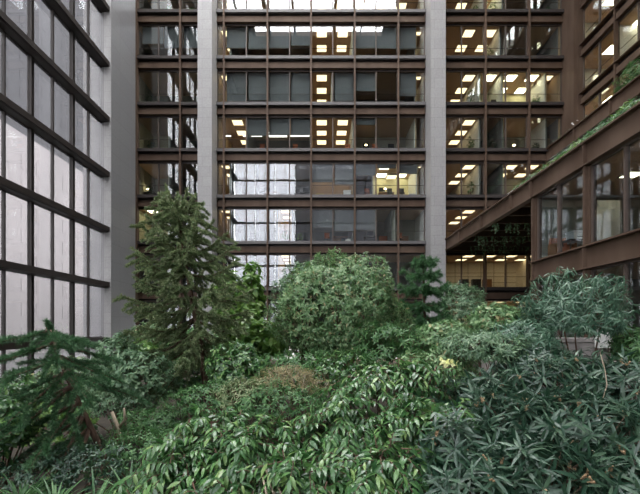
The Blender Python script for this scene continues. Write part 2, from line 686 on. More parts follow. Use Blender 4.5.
# the set back walls over the deck
w184 = Wall('right', 18.42)
z5 = FLOORS[5]
m_ = MB()
w184.box(m_, -4.8, 31.7, -.3, .12, z5 - 1.03, z5 - .07)
w184.box(m_, -4.8, 31.7, -.3, .30, z5 - .07, z5)
w184.box(m_, -4.8, 31.7, -.05, .26, z5 - 1.03, z5 - .98)
for s in (28.1, 24.6, 21.1, 17.6, 14.1):
    w184.box(m_, s - .05, s + .05, .12, .27, z5 - .98, z5 - .07)
trim(m_)
girder(w184, -4.8, 31.7, FLOORS[4], sill=False)
for i in range(9):
    u1 = 31.6 - BAY * i
    u0 = u1 - BAY
    window(w184, u0, u1, FLOORS[4], z5 - 1.03, glass='wing_glass', fm='frame_metal')
    window(w184, u0, u1, FLOORS[3] - .2, FLOORS[4] - 1.03, glass='wing_glass', fm='frame_metal')
struct('wall_terrace_inner', MB().box(20.6, 20.8, -4.8, 31.6, FLOORS[3], z5 - 1.03), 'dark_wall')
struct('floor_terrace', MB().box(18.45, 26, -4.8, 31.6, z5 - .9, z5 - .08), 'ceiling_tile')
w203 = Wall('right', 20.38)
for k in range(6, 11):
    girder(w203, -4.8, 30.3, FLOORS[k], sill=False)
for k in range(5, 10):
    for i in range(9):
        u1 = 30.25 - BAY * i
        u0 = u1 - BAY
        window(w203, u0, u1, FLOORS[k], FLOORS[k + 1] - 1.03, glass='office_glass', fm='frame_metal')
for i in range(1, 9):
    u = 30.25 - BAY * i
    m_ = MB()
    w203.box(m_, u - .05, u + .05, .02, .30, z5, 37.8)
    trim(m_)
trim(MB().box(19.62, 20.36, 30.28, 31.9, z5 - 1.0, 46), 'weathering_steel', 'brown steel corner column')
m_ = MB().box(19.92, 19.99, 30.24, 30.28, z5, 46)
trim(m_)
struct('wall_right_upper', MB().box(20.3, 20.6, -4.8, 31.9, 37.8, 46), 'weathering_steel')
for k in range(6, 10):
    struct('floor_right', MB().box(20.5, 26, -4.8, 31.6, FLOORS[k] - .95, FLOORS[k] - .05), 'ceiling_tile')
struct('wall_right_inner', MB().box(24.0, 24.2, -4.8, 31.6, z5, 37.8), 'cream_wall')
for i, y in enumerate((31.65, 27.0, 22.5, 18, 13)):
    struct('wall_right_partition', MB().box(20.6, 24.0, y, y + .1, z5, 37.8), 'white_wall')

# ------------------------------------------------------------------ storeys behind the back facade
ORD = ['', 'top', 'second highest', 'third highest', 'fourth highest', 'fifth highest', 'sixth highest', 'seventh highest', 'eighth highest']


def storey_word(k):
    return ORD[9 - k]


def side_word(X):
    if X < -9:
        return 'left of the stone piers'
    if X > 9.6:
        return 'right of the stone piers'
    return 'between the stone piers'


for k in range(1, 11):
    z = FLOORS[k]
    struct('ceiling', MB().box(-16.2, 19.5 if k > 4 else 18.3, 31.95, 40.5, z - .98, z - .03), 'ceiling_tile')
for k in range(1, 10):
    struct('floor_storey', MB().box(-16.2, 19.5 if k > 4 else 18.3, 31.98, 40.4, FLOORS[k] - .03, FLOORS[k] + .02), 'carpet')

#  px0, px1, kind, light rows      kinds: L open office, D dark, O cream lit office, G dim grey, W warm
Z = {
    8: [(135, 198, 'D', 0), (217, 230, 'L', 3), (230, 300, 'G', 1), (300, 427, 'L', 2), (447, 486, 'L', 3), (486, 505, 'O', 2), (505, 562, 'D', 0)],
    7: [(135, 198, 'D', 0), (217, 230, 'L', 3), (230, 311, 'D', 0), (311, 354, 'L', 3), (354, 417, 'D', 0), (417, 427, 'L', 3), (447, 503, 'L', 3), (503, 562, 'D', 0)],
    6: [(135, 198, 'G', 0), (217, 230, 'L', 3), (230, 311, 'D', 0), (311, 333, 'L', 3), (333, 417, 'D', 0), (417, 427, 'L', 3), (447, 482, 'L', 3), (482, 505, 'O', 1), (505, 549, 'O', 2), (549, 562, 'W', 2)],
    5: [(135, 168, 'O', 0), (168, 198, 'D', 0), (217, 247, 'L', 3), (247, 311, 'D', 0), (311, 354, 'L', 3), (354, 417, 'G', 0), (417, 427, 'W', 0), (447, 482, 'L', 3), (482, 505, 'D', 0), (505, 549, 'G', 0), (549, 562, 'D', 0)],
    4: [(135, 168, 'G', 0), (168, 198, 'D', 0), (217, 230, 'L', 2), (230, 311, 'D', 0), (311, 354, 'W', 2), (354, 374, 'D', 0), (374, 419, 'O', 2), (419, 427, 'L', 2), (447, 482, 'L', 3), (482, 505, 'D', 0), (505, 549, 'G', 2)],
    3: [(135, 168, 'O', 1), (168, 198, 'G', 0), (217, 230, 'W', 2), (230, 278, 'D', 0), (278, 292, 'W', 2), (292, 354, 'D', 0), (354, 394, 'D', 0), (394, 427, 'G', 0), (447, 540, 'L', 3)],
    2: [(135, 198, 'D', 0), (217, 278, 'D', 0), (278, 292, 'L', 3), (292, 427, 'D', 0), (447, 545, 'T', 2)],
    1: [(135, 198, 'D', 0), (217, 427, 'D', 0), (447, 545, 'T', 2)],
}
DEPTH = {'L': 7.5, 'D': 4.2, 'O': 3.4, 'G': 3.6, 'W': 3.6, 'T': 4.5}
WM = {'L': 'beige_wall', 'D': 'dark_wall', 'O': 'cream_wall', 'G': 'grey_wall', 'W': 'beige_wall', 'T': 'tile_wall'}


def ceil_light(X, Y, z, cool=False, word='', size=.84):
    root = empty('ceiling_light', (X, Y, z))
    f = MB()
    a = size / 2
    t = .04
    f.box(X - a - t, X + a + t, Y - a - t, Y - a, z - .03, z)
    f.box(X - a - t, X + a + t, Y + a, Y + a + t, z - .03, z)
    f.box(X - a - t, X - a, Y - a, Y + a, z - .03, z)
    f.box(X + a, X + a + t, Y - a, Y + a, z - .03, z)
    f.build('frame', 'frame_metal', root)
    MB().box(X - a, X + a, Y - a, Y + a, z - .022, z - .004).build('diffuser', 'panel_glow_cool' if cool else 'panel_glow', root)
    tag(root, word, 'ceiling light', 'square ceiling lights of the offices')


ROWW = ['glass side row', 'second row back', 'third row back']
ORDN = ['first', 'second', 'third', 'fourth', 'fifth', 'sixth', 'seventh', 'eighth', 'ninth', 'tenth', 'eleventh', 'twelfth']
for k, zones in Z.items():
    z0 = FLOORS[k] + .02
    zc = FLOORS[k + 1] - .98
    cnt = {}
    for (p0, p1, kind, rows) in zones:
        x0, x1 = fx(p0), fx(p1)
        d = DEPTH[kind]
        m_ = MB()
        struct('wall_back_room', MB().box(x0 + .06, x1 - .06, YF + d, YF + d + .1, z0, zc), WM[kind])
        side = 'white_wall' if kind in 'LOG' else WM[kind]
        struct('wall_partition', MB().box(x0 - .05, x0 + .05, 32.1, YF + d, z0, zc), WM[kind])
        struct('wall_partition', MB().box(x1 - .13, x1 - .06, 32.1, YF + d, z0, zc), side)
        if kind == 'T':
            for xx in np.arange(x0 + 1.0, x1, 1.2):
                trim(MB().box(xx - .015, xx + .015, YF + d - .02, YF + d, z0, zc), 'frame_metal')
            for zz in (z0 + .9, z0 + 1.8):
                trim(MB().box(x0, x1, YF + d - .025, YF + d - .005, zz - .015, zz + .015), 'frame_metal')
        for r in range(rows):
            Y = 32.72 + 1.76 * r
            if kind == 'O' and r == 0 and rows > 1:
                pass
            n0 = math.ceil((x0 + .42 - 10.62) / 1.76)
            n1 = math.floor((x1 - .50 - 10.62) / 1.76)
            xs = [10.62 + 1.76 * n for n in range(n0, n1 + 1)]
            if not xs and x1 - x0 < 1.3:
                xs = [(x0 + x1) / 2 - .05]
            for X in xs:
                sw = side_word(X)
                c = cnt.get((r, sw), 0)
                cnt[(r, sw)] = c + 1
                sz = min(.84, (x1 - x0) - .42) if (x1 - x0) < 1.3 else .84
                ceil_light(X, Y, zc, kind in 'O', 'square lit ceiling panel, %s, %s from left, %s storey, %s' % (ROWW[r], ORDN[c], storey_word(k), sw.replace('of the stone', 'of').replace('the stone ', '')), sz)

# roller blinds, one per half bay
BL = {
    7: {(140, 162): .50, (162, 182): .62, (182, 197): .62, (225, 246): .62, (247, 267): .66, (268, 289): .62, (290, 310): .55,
        (355, 376): .62, (376, 397): .64, (398, 417): .66},
    6: {(225, 246): .86, (247, 267): .82, (268, 289): .86, (290, 310): .86, (334, 354): .84, (355, 376): .55, (398, 417): .70},
    5: {(247, 267): .52, (268, 289): .50, (290, 310): .50, (355, 376): .2},
    4: {(311, 333): .55, (334, 354): .62, (355, 376): .35, (377, 397): .14, (398, 418): .30},
    3: {(311, 333): .55, (334, 354): .66, (355, 376): .62, (205, 206): 0},
    2: {(247, 256): .4},
}
struct('wall_right_low', MB().box(18.45, 18.65, -4.8, 31.9, -.3, 11.2), 'weathering_steel')
struct('wall_right_end', MB().box(19.5, 19.7, 31.95, 41, FLOORS[5] - 1, 38), 'beige_wall')
struct('wall_right_end', MB().box(18.35, 18.5, 31.75, 41, 2.4, FLOORS[5] - 1), 'beige_wall')
struct('wall_left_end', MB().box(-16.4, -16.2, 32.2, 41, 0, 38), 'dark_wall')
struct('wall_back_end', MB().box(-16.4, 20.3, 40.6, 40.8, 0, 38), 'dark_wall')
for k, d in BL.items():
    cn = {}
    for (p0, p1), fr in d.items():
        if fr <= 0:
            continue
        x0, x1 = fx(p0) + .06, fx(p1) - .02
        zt = FLOORS[k + 1] - .98
        hh = 2.76 * fr
        root = empty('roller_blind', ((x0 + x1) / 2, 32.02, zt))
        MB().box(x0, x1, 32.012, 32.022, zt - hh, zt - .06).build('cloth', 'blind_cloth', root)
        MB().tube([(x0, 32.03, zt - .035), (x1, 32.03, zt - .035)], [.036, .036], 8).build('roller', 'frame_metal', root)
        MB().box(x0, x1, 32.005, 32.03, zt - hh - .03, zt - hh).build('bottom_bar', 'frame_metal', root)
        sw = side_word(x0)
        c = cn.get(sw, 0)
        cn[sw] = c + 1
        word = 'almost fully' if fr > .8 else ('half' if fr > .45 else 'slightly')
        tag(root, 'grey roller blind %s lowered, %s from left in %s storey, %s' % (word, ORDN[c], storey_word(k), sw.replace('the stone ', '')), 'blind', 'grey roller blinds')

# wing ceiling lights
#  (the upper right wing shows bright ceilings)
n = 0
for k in range(5, 9):
    for j in range(4):
        Y = 29.4 - 2.6 * j
        for i in range(1):
            X = 22.0
            zc = FLOORS[k + 1] - .951
            ceil_light(X, Y, zc, True, 'square ceiling panel in the upper right wing, %s storey, %s from the corner column' % (storey_word(k), ORDN[j]), 1.0)
for j, (X, Y) in enumerate(((11.6, 12.6), (11.6, 9.2), (12.8, 6.0))):
    ceil_light(X, Y, ZG2b + .049, False, 'square ceiling panel in the ground storey of the right wing, %s from the garden corner' % ORDN[j], .7)
for j, (X, Y) in enumerate(((12.2, 15.3), (13.4, 11.0))):
    ceil_light(X, Y, ZG3b + .079, True, 'square ceiling panel inside the projecting wing, %s from its far column' % ORDN[j], .6)

# ------------------------------------------------------------------ furniture seen through the windows
def seen(px, k, Y=32.6, m=.30):
    """X on the storey floor at depth Y for picture column px"""
    x = (px - 321.0) / F * Y
    for (p0, p1, _k, _r) in Z[k]:
        if p0 - 3 <= px <= p1 + 3:
            a, b = fx(p0) + .07 + m, fx(p1) - .14 - m
            x = (a + b) / 2 if a > b else min(max(x, a), b)
            break
    return x, Y, FLOORS[k] + .02


def where(px, k):
    X = fx(px)
    return '%s storey, %s' % (storey_word(k), side_word(X).replace('the stone ', ''))


def desk(px, k, lab, w=1.3, Y=33.0, zz=None, m='wood'):
    x, y, z = seen(px, k, Y, w / 2)
    r = empty('desk', (x, y, z))
    MB().box(x - w / 2, x + w / 2, y - .35, y + .35, z + .71, z + .75).build('top', m, r)
    for sx in (-1, 1):
        for sy in (-1, 1):
            MB().box(x + sx * (w / 2 - .06) - .02, x + sx * (w / 2 - .06) + .02, y + sy * .3 - .02, y + sy * .3 + .02, z, z + .71).build('leg', 'frame_metal', r)
    tag(r, lab, 'desk')
    return r


def office_chair(px, k, lab, m='dark_plastic', Y=32.7):
    x, y, z = seen(px, k, Y)
    r = empty('office_chair', (x, y, z))
    b = MB()
    b.tube([(x, y, z + .08), (x, y, z + .43)], [.03, .03], 8)
    for a in range(5):
        t = a * 2 * math.pi / 5
        b.tube([(x, y, z + .09), (x + .26 * math.cos(t), y + .26 * math.sin(t), z + .03)], [.025, .02], 5)
    b.build('base', 'frame_metal', r)
    s = MB().lathe((x, y, z + .43), [(.16, 0), (.24, .02), (.25, .06), (.22, .09)], 12)
    s.build('seat', m, r, True)
    bk = MB()
    bk.add([(x - .2, y + .2, z + .58), (x + .2, y + .2, z + .58), (x + .22, y + .26, z + .98), (x - .22, y + .26, z + .98),
            (x - .2, y + .26, z + .58), (x + .2, y + .26, z + .58), (x + .22, y + .32, z + .98), (x - .22, y + .32, z + .98)],
           [(0, 1, 2, 3), (7, 6, 5, 4), (0, 4, 5, 1), (1, 5, 6, 2), (2, 6, 7, 3), (3, 7, 4, 0)])
    bk.tube([(x, y + .05, z + .45), (x, y + .28, z + .47), (x, y + .29, z + .7)], [.02, .02, .02], 6)
    bk.build('backrest', m, r)
    tag(r, lab, 'chair')


def monitor(px, k, lab, Y=33.0, h=.75, m='screen_dark'):
    x, y, z = seen(px, k, Y)
    z += h
    r = empty('computer_monitor', (x, y, z))
    MB().box(x - .12, x + .12, y - .08, y + .08, z, z + .02).box(x - .02, x + .02, y + .02, y + .04, z + .02, z + .2).build('stand', 'dark_plastic', r)
    MB().box(x - .26, x + .26, y - .02, y + .02, z + .14, z + .48).build('screen', m, r)
    tag(r, lab, 'monitor')


def cabinet(px, k, lab, m='wood', w=.8, h=1.1, Y=33.2, n=2):
    x, y, z = seen(px, k, Y, w / 2)
    r = empty('cabinet', (x, y, z))
    MB().box(x - w / 2, x + w / 2, y - .2, y + .22, z, z + h).build('body', m, r)
    dw = w / n
    for i in range(n):
        xa = x - w / 2 + i * dw + .015
        d = MB().box(xa, xa + dw - .03, y - .225, y - .2, z + .05, z + h - .04).build('door', m, r)
        MB().box(xa + dw - .09, xa + dw - .07, y - .245, y - .225, z + h * .5, z + h * .5 + .14).build('handle', 'sill_metal', d)
    tag(r, lab, 'cabinet')


def carton(px, k, lab, m='white_plastic', w=.45, h=.4, Y=32.5, zz=0.0):
    x, y, z = seen(px, k, Y)
    z += zz
    r = empty('box', (x, y, z))
    MB().box(x - w / 2, x + w / 2, y - .18, y + .18, z, z + h * .86).build('body', m, r)
    MB().box(x - w / 2 - .012, x + w / 2 + .012, y - .192, y + .192, z + h * .86, z + h).build('lid', m, r)
    tag(r, lab, 'box')


def desk_lamp(px, k, lab, Y=32.9, h=.75):
    x, y, z = seen(px, k, Y)
    z += h
    r = empty('desk_lamp', (x, y, z))
    MB().lathe((x, y, z), [(.08, 0), (.08, .02), (.02, .03)], 10).build('base', 'dark_plastic', r)
    MB().tube([(x, y, z + .02), (x + .08, y, z + .28), (x - .08, y, z + .42)], [.012] * 3, 6).build('arm', 'dark_plastic', r)
    s = MB().lathe((x - .08, y, z + .34), [(.12, 0), (.09, .07), (.04, .10)], 12)
    s.build('lamp_shade', 'bulb_glow', r, True)
    tag(r, lab, 'lamp')


# ------------------------------------------------------------------ foliage tools
def unit(a):
    return a / np.maximum(np.linalg.norm(a, axis=-1, keepdims=True), 1e-9)


PROFILES = {
    'lance': ([0, .25, .6, 1], [.10, .85, .85, 0]),
    'oval': ([0, .22, .6, 1], [.15, .95, 1.0, 0]),
    'diamond': ([0, .45, 1], [0, 1, 0]),
    'round': ([0, .2, .55, .85, 1], [.2, .85, 1.0, .7, 0]),
    'strap': ([0, .3, .55, .8, 1], [.8, 1, .95, .7, 0]),
}


def leaf_arrays(P, D, N, L, W, shape='lance', fold=.25, curl=.25):
    P, D, N = np.asarray(P, float), unit(np.asarray(D, float)), np.asarray(N, float)
    n = len(P)
    L = np.broadcast_to(np.asarray(L, float), (n,))[:, None]
    W = np.broadcast_to(np.asarray(W, float), (n,))[:, None]
    S = np.cross(D, N)
    bad = np.linalg.norm(S, axis=1) < 1e-3
    S[bad] = np.cross(D[bad], np.array([.3, .9, .1]))
    S = unit(S)
    N = unit(np.cross(S, D))
    flip = N[:, 2] < 0
    N[flip] *= -1
    ts, ws = PROFILES[shape]
    verts, idx = [], []
    c = 0
    for t, w in zip(ts, ws):
        ctr = P + D * L * t - N * (curl * L * t * t)
        if w == 0:
            verts.append(ctr)
            idx.append((c,))
            c += 1
        else:
            hw = W * w * .5
            up = N * (fold * hw)
            verts += [ctr - S * hw + up, ctr, ctr + S * hw + up]
            idx.append((c, c + 1, c + 2))
            c += 3
    faces = []
    for a, b in zip(idx[:-1], idx[1:]):
        if len(a) == 1:
            faces += [(a[0], b[1], b[0]), (a[0], b[2], b[1])]
        elif len(b) == 1:
            faces += [(a[0], a[1], b[0]), (a[1], a[2], b[0])]
        else:
            faces += [(a[0], a[1], b[1], b[0]), (a[1], a[2], b[2], b[1])]
    V = np.stack(verts, axis=1)           # n, nv, 3
    nv = V.shape[1]
    corner = np.concatenate([np.array(f) for f in faces])
    counts = np.array([len(f) for f in faces])
    off = (np.arange(n) * nv)[:, None]
    return V.reshape(-1, 3), (corner[None, :] + off).reshape(-1), np.tile(counts, n)


class Foliage:
    def __init__(s):
        s.V, s.C, s.K, s.n = [], [], [], 0

    def add(s, *a, **k):
        v, c, q = leaf_arrays(*a, **k)
        s.V.append(v)
        s.C.append(c + s.n)
        s.K.append(q)
        s.n += len(v)
        return s

    def needles(s, P, D, N, L, W):
        P = np.asarray(P, float)
        D = unit(np.asarray(D, float))
        S = unit(np.cross(D, np.asarray(N, float)) + 1e-6)
        n = len(P)
        L = np.broadcast_to(np.asarray(L, float), (n,))[:, None]
        W = np.broadcast_to(np.asarray(W, float), (n,))[:, None]
        a = P
        b = P + D * L * .35 - S * W * .5
        c = P + D * L
        d = P + D * L * .35 + S * W * .5
        V = np.stack([a, b, c, d], 1).reshape(-1, 3)
        C = (np.array([0, 1, 2, 3])[None] + (np.arange(n) * 4)[:, None]).reshape(-1)
        s.V.append(V)
        s.C.append(C + s.n)
        s.K.append(np.full(n, 4))
        s.n += len(V)

    def build(s, name, m, parent):
        V = np.concatenate(s.V) - np.array(parent.location)
        me = raw_mesh(name, V, np.concatenate(s.C), np.concatenate(s.K), True)
        return link(name, me, m, parent)


def rand_dirs(rs, n, zmin=-.25, zmax=1.0):
    z = rs.uniform(zmin, zmax, n)
    a = rs.uniform(0, 2 * np.pi, n)
    r = np.sqrt(np.maximum(0, 1 - z * z))
    return np.stack([r * np.cos(a), r * np.sin(a), z], 1)


def lobed(rs, dirs, nl=14, amp=.22, sharp=7.0):
    L = rand_dirs(rs, nl, -.3, 1)
    d = np.exp(sharp * (dirs @ L.T - 1)).max(axis=1)
    return 1 - amp + amp * 1.6 * d


def stems(mb, base, pts, r0=.05, r1=.008, bend=.25, rs=None, n=5):
    """branches from the base of the plant to points in its crown"""
    base = Vector(base)
    for p in pts:
        p = Vector(p)
        mid = base.lerp(p, .5) + Vector((base.x - p.x, base.y - p.y, 0)) * bend
        mid2 = base.lerp(p, .8) + Vector((base.x - p.x, base.y - p.y, 0)) * bend * .4
        mb.tube([base, mid, mid2, p], [r0, r0 * .6, r0 * .35, r1], n)


def rosettes(fo, rs, C, A, k, L, W, shape, tilt=(50, 85), droop=.25, fold=.25, curl=.25, step=.012, jit=.12):
    """whorls of k leaves at points C with axes A"""
    n = len(C)
    A = unit(A)
    ref = np.where(np.abs(A[:, 2:3]) > .9, np.array([[1., 0, 0]]), np.array([[0., 0, 1.]]))
    U = unit(np.cross(A, ref))
    V = np.cross(A, U)
    ph = rs.uniform(0, 6.28, n)
    Ps, Ds, Ns, Ls, Ws = [], [], [], [], []
    for i in range(k):
        th = ph + i * 2.39996
        ti = np.radians(tilt[0] + (tilt[1] - tilt[0]) * (1 - i / max(1, k - 1))) + rs.normal(0, .12, n)
        rad = U * np.cos(th)[:, None] + V * np.sin(th)[:, None]
        D = A * np.cos(ti)[:, None] + rad * np.sin(ti)[:, None]
        D = D + np.array([0, 0, -droop]) + rs.normal(0, jit, (n, 3))
        Ps.append(C + A * (step * i))
        Ds.append(D)
        Ns.append(A + rs.normal(0, .15, (n, 3)))
        s = rs.uniform(.75, 1.15, n) * (.75 + .25 * (1 - i / k))
        Ls.append(L * s)
        Ws.append(W * s)
    fo.add(np.concatenate(Ps), np.concatenate(Ds), np.concatenate(Ns), np.concatenate(Ls), np.concatenate(Ws), shape=shape, fold=fold, curl=curl)


def shoots(fo, mb, rs, C, A, length, m, L, W, shape='oval', droop=.35, fold=.25, curl=.3, thick=.006):
    """arching shoots carrying leaves in two rows"""
    n = len(C)
    A = unit(A)
    up = np.array([0, 0, 1.])
    side = unit(np.cross(A, up) + rs.normal(0, .15, (n, 3)))
    ln = length * rs.uniform(.7, 1.2, n)[:, None]
    Ps, Ds, Ns, Ls = [], [], [], []
    for i in range(m):
        s = .12 + .88 * i / (m - 1)
        pos = C + A * ln * s - up * (droop * ln * s * s)
        tan = unit(A - up * (2 * droop * s))
        sg = 1 if i % 2 else -1
        if i == m - 1:
            D = tan
        else:
            D = side * sg * .85 + tan * .65 + np.array([0, 0, -.22]) + rs.normal(0, .16, (n, 3))
        Ps.append(pos)
        Ds.append(D)
        Ns.append(np.cross(side, tan) + rs.normal(0, .2, (n, 3)) + np.array([0, 0, .3]))
        Ls.append(L * rs.uniform(.7, 1.15, n) * (1.0 - .25 * abs(s - .5)))
    Ls = np.concatenate(Ls)
    Nn = np.concatenate(Ns)
    Nn[Nn[:, 2] < 0] *= -1
    fo.add(np.concatenate(Ps), np.concatenate(Ds), Nn, Ls, Ls * (W / L), shape=shape, fold=fold, curl=curl)
    if mb is not None:
        for j in range(n):
            c, a, l = C[j], A[j], ln[j, 0]
            mb.tube([c, c + a * l * .5 - up * (droop * l * .25), c + a * l - up * (droop * l)], [thick * 1.4, thick, thick * .5], 4)


def crown(rs, c, rad, n, amp=.22, zmin=-.3, shell=.3, nl=14, sharp=7.0):
    d = rand_dirs(rs, n, zmin, 1)
    r = lobed(rs, d, nl, amp, sharp) * (1 - shell * rs.uniform(0, 1, n) ** 1.6)
    P = np.array(c) + d * r[:, None] * np.array(rad)
    return P, d


# ------------------------------------------------------------------ the plants
def shrub(name, label, cat, c, rad, n, style, leafm, L, W, k=7, seed=1, base=None, barkm='bark', nst=14, amp=.25, zmin=-.4,
          droop=.25, shape='lance', shell=.35, up=.6, tilt=(50, 85), fold=.25, curl=.25, group=None, length=.4, r0=.045, buds=False, jit=.12):
    rs = np.random.RandomState(seed)
    c = Vector(c)
    b = Vector(base) if base else Vector((c.x, c.y, gz(c.y) - .05))
    root = empty(name, b)
    P, d = crown(rs, c, rad, n, amp, zmin, shell)
    keep = P[:, 2] > gz(c.y) + .08
    P, d = P[keep], d[keep]
    A = unit(d * np.array([1, 1, .7]) + np.array([0, 0, up]) + rs.normal(0, .25, d.shape))
    fo = Foliage()
    mb = MB()
    sel = rs.choice(len(P), min(nst, len(P)), replace=False)
    stems(mb, b, P[sel], r0=r0, rs=rs)
    if style == 'rosette':
        rosettes(fo, rs, P, A, k, L, W, shape, tilt, droop, fold, curl, jit=jit)
        for j in range(0, len(P), 2):
            p = P[j]
            a = A[j]
            mb.tube([p - a * L * 1.5, p + a * .01], [.006, .004], 4)
    else:
        A2 = unit(d * np.array([1, 1, .5]) + np.array([0, 0, up * .6]) + rs.normal(0, .3, d.shape))
        shoots(fo, mb, rs, P - A2 * length * .5, A2, length, k, L, W, shape, droop, fold, curl)
    fo.build('foliage', leafm, root)
    mb.build('branches', barkm, root, True)
    if buds:
        for j in rs.choice(len(P), min(24, max(1, len(P) // 3)), replace=False):
            bm_ = MB()
            for q in range(5):
                p = Vector(P[j]) + Vector(A[j]) * .03
                bm_.tube([p, p + Vector(A[j]) * .035 + Vector(rs.normal(0, .020, 3))], [.007, .012], 5)
            bm_.build('flower_bud', 'bud_tan', root)
    tag(root, label, cat, group)
    return root


def conifer(name, label, base, top, reach, nwh, per, leafm, seed, droop_low=.5, rise_top=.6, nlen=.07, nwid=.014, dens=110, blen=.42,
            skip=.12, group=None, r0=.10, tipup=.25, side_sel=None, lets=13, fan=(.4, .9)):
    """whorled conifer: trunk, rope-like branches, sprays of branchlets covered in needles"""
    rs = np.random.RandomState(seed)
    base, top = Vector(base), Vector(top)
    root = empty(name, base)
    tr = MB()
    pts, rad = [], []
    for i in range(9):
        t = i / 8
        p = base.lerp(top, t) + Vector((math.sin(t * 5) * .04, math.cos(t * 4) * .03, 0))
        pts.append(p)
        rad.append(r0 * (1 - t) ** .8 + .012)
    tr.tube(pts, rad, 10)
    tr.build('trunk', 'bark', root, True)
    br = MB()
    fo = Foliage()
    nP, nD, nN = [], [], []
    for w in range(nwh):
        t = skip + (1 - skip) * (w / (nwh - 1))
        t = min(t, .985)
        ctr = base.lerp(top, t)
        Lb = reach(t)
        for q in range(per):
            a = 2 * math.pi * (q + rs.uniform(-.25, .25)) / per + w * 1.1
            out = np.array([math.cos(a), math.sin(a), 0])
            if side_sel and not side_sel(t, out, rs):
                continue
            el = -droop_low + (rise_top + droop_low) * t ** 1.3 + rs.normal(0, .08)
            l = Lb * rs.uniform(.8, 1.12)
            s = np.linspace(0, 1, 7)[:, None]
            path = np.array(ctr) + out * l * s * math.cos(el) + np.array([0, 0, 1.]) * l * (math.sin(el) * s + tipup * (s ** 3) - .12 * np.sin(s * np.pi))
            br.tube([tuple(x) for x in path], [.028 * (1 - .8 * i / 6) * (l / 1.5 + .4) for i in range(7)], 5)
            # branchlets
            nb = max(3, int(l * lets))
            sideV = np.cross(out, [0, 0, 1.])
            for j in range(nb):
                sj = .12 + .88 * (j + rs.uniform(0, .6)) / nb
                sj = min(sj, .99)
                f = sj * 6
                i0 = int(f)
                pj = path[i0] + (path[min(6, i0 + 1)] - path[i0]) * (f - i0)
                sg = 1 if j % 2 else -1
                bl = blen * (1.05 - .7 * sj) * rs.uniform(.7, 1.2) * min(1, l / 1.2 + .3)
                dv = unit(out * .75 + sideV * sg * rs.uniform(*fan) + np.array([0, 0, rs.uniform(-.35, .12) - .25 * (1 - t)]))
                m = max(6, int(bl * dens))
                u = rs.uniform(0, 1, m)[:, None]
                bp = pj + dv * bl * u + np.array([0, 0, -1.]) * (.18 * bl * u * u)
                nP.append(bp)
                rd = rs.normal(0, 1, (m, 3))
                nD.append(unit(dv * .8 + unit(rd) * .85))
                nN.append(rs.normal(0, 1, (m, 3)))
                br.tube([tuple(pj), tuple(pj + dv * bl * .97 + np.array([0, 0, -.17 * bl]))], [.008, .003], 3)
            m = int(l * dens * .8)
            u = rs.uniform(.1, 1, m)
            f = u * 5.999
            i0 = f.astype(int)
            pp = path[i0] + (path[i0 + 1] - path[i0]) * (f - i0)[:, None]
            nP.append(pp)
            nD.append(unit(out * .6 + unit(rs.normal(0, 1, (m, 3)))))
            nN.append(rs.normal(0, 1, (m, 3)))
    # leader
    m = int(dens * 1.5)
    u = rs.uniform(.9, 1.03, m)[:, None]
    nP.append(np.array(base) + (np.array(top) - np.array(base)) * u)
    nD.append(unit(rs.normal(0, 1, (m, 3)) + [0, 0, .8]))
    nN.append(rs.normal(0, 1, (m, 3)))
    P, D, N = np.concatenate(nP), np.concatenate(nD), np.concatenate(nN)
    fo.needles(P, D, N, nlen * rs.uniform(.7, 1.3, len(P)), nwid)
    fo.build('foliage', leafm, root)
    br.build('branches', 'bark', root, True)
    tag(root, label, 'tree', group)
    return root


def strap_clump(name, label, cat, c, n, L, W, leafm, seed, spread=.9, group=None, curl=.45):
    rs = np.random.RandomState(seed)
    root = empty(name, c)
    a = rs.uniform(0, 6.28, n)
    e = rs.uniform(.35, 1.25, n)
    D = np.stack([np.cos(a) * np.cos(e), np.sin(a) * np.cos(e), np.sin(e)], 1)
    P = np.array(c) + np.stack([np.cos(a), np.sin(a), np.zeros(n)], 1) * rs.uniform(0, .12, n)[:, None]
    N = np.stack([-np.cos(a) * np.sin(e), -np.sin(a) * np.sin(e), np.cos(e)], 1)
    fo = Foliage()
    fo.add(P, D, N, L * rs.uniform(.7, 1.15, n), W, shape='strap', fold=.35, curl=curl)
    fo.build('foliage', leafm, root)
    tag(root, label, cat, group)
    return root


def fern(name, label, c, nf, L, seed, leafm='fern_green', group=None):
    rs = np.random.RandomState(seed)
    root = empty(name, c)
    fo = Foliage()
    mb = MB()
    c = np.array(c)
    for i in range(nf):
        a = 2 * math.pi * i / nf + rs.uniform(-.3, .3)
        e = rs.uniform(.5, 1.1)
        d = np.array([math.cos(a) * math.cos(e), math.sin(a) * math.cos(e), math.sin(e)])
        l = L * rs.uniform(.7, 1.15)
        s = np.linspace(0.1, 1, 16)[:, None]
        P = c + d * l * s + np.array([0, 0, -1.]) * (.55 * l * s * s)
        tan = unit(d + np.array([0, 0, -1.]) * (1.1 * s))
        sd = unit(np.cross(d, [0, 0, 1.]))
        wl_ = (l * .22 * np.sin(np.pi * (s * .86 + .1)))[:, 0]
        nn = np.cross(sd, tan)
        nn[nn[:, 2] < 0] *= -1
        for sg in (-1, 1):
            fo.add(P, sd * sg + tan * .4, nn, wl_, l * .045, shape='diamond', fold=.1, curl=.2)
        mb.tube([tuple(p) for p in P[::5]], [.006, .005, .004, .002][:len(P[::5])], 4)
    fo.build('fronds', leafm, root)
    mb.build('stalks', 'bark', root)
    tag(root, label, 'fern', group)
    return root


exec_marker = 0
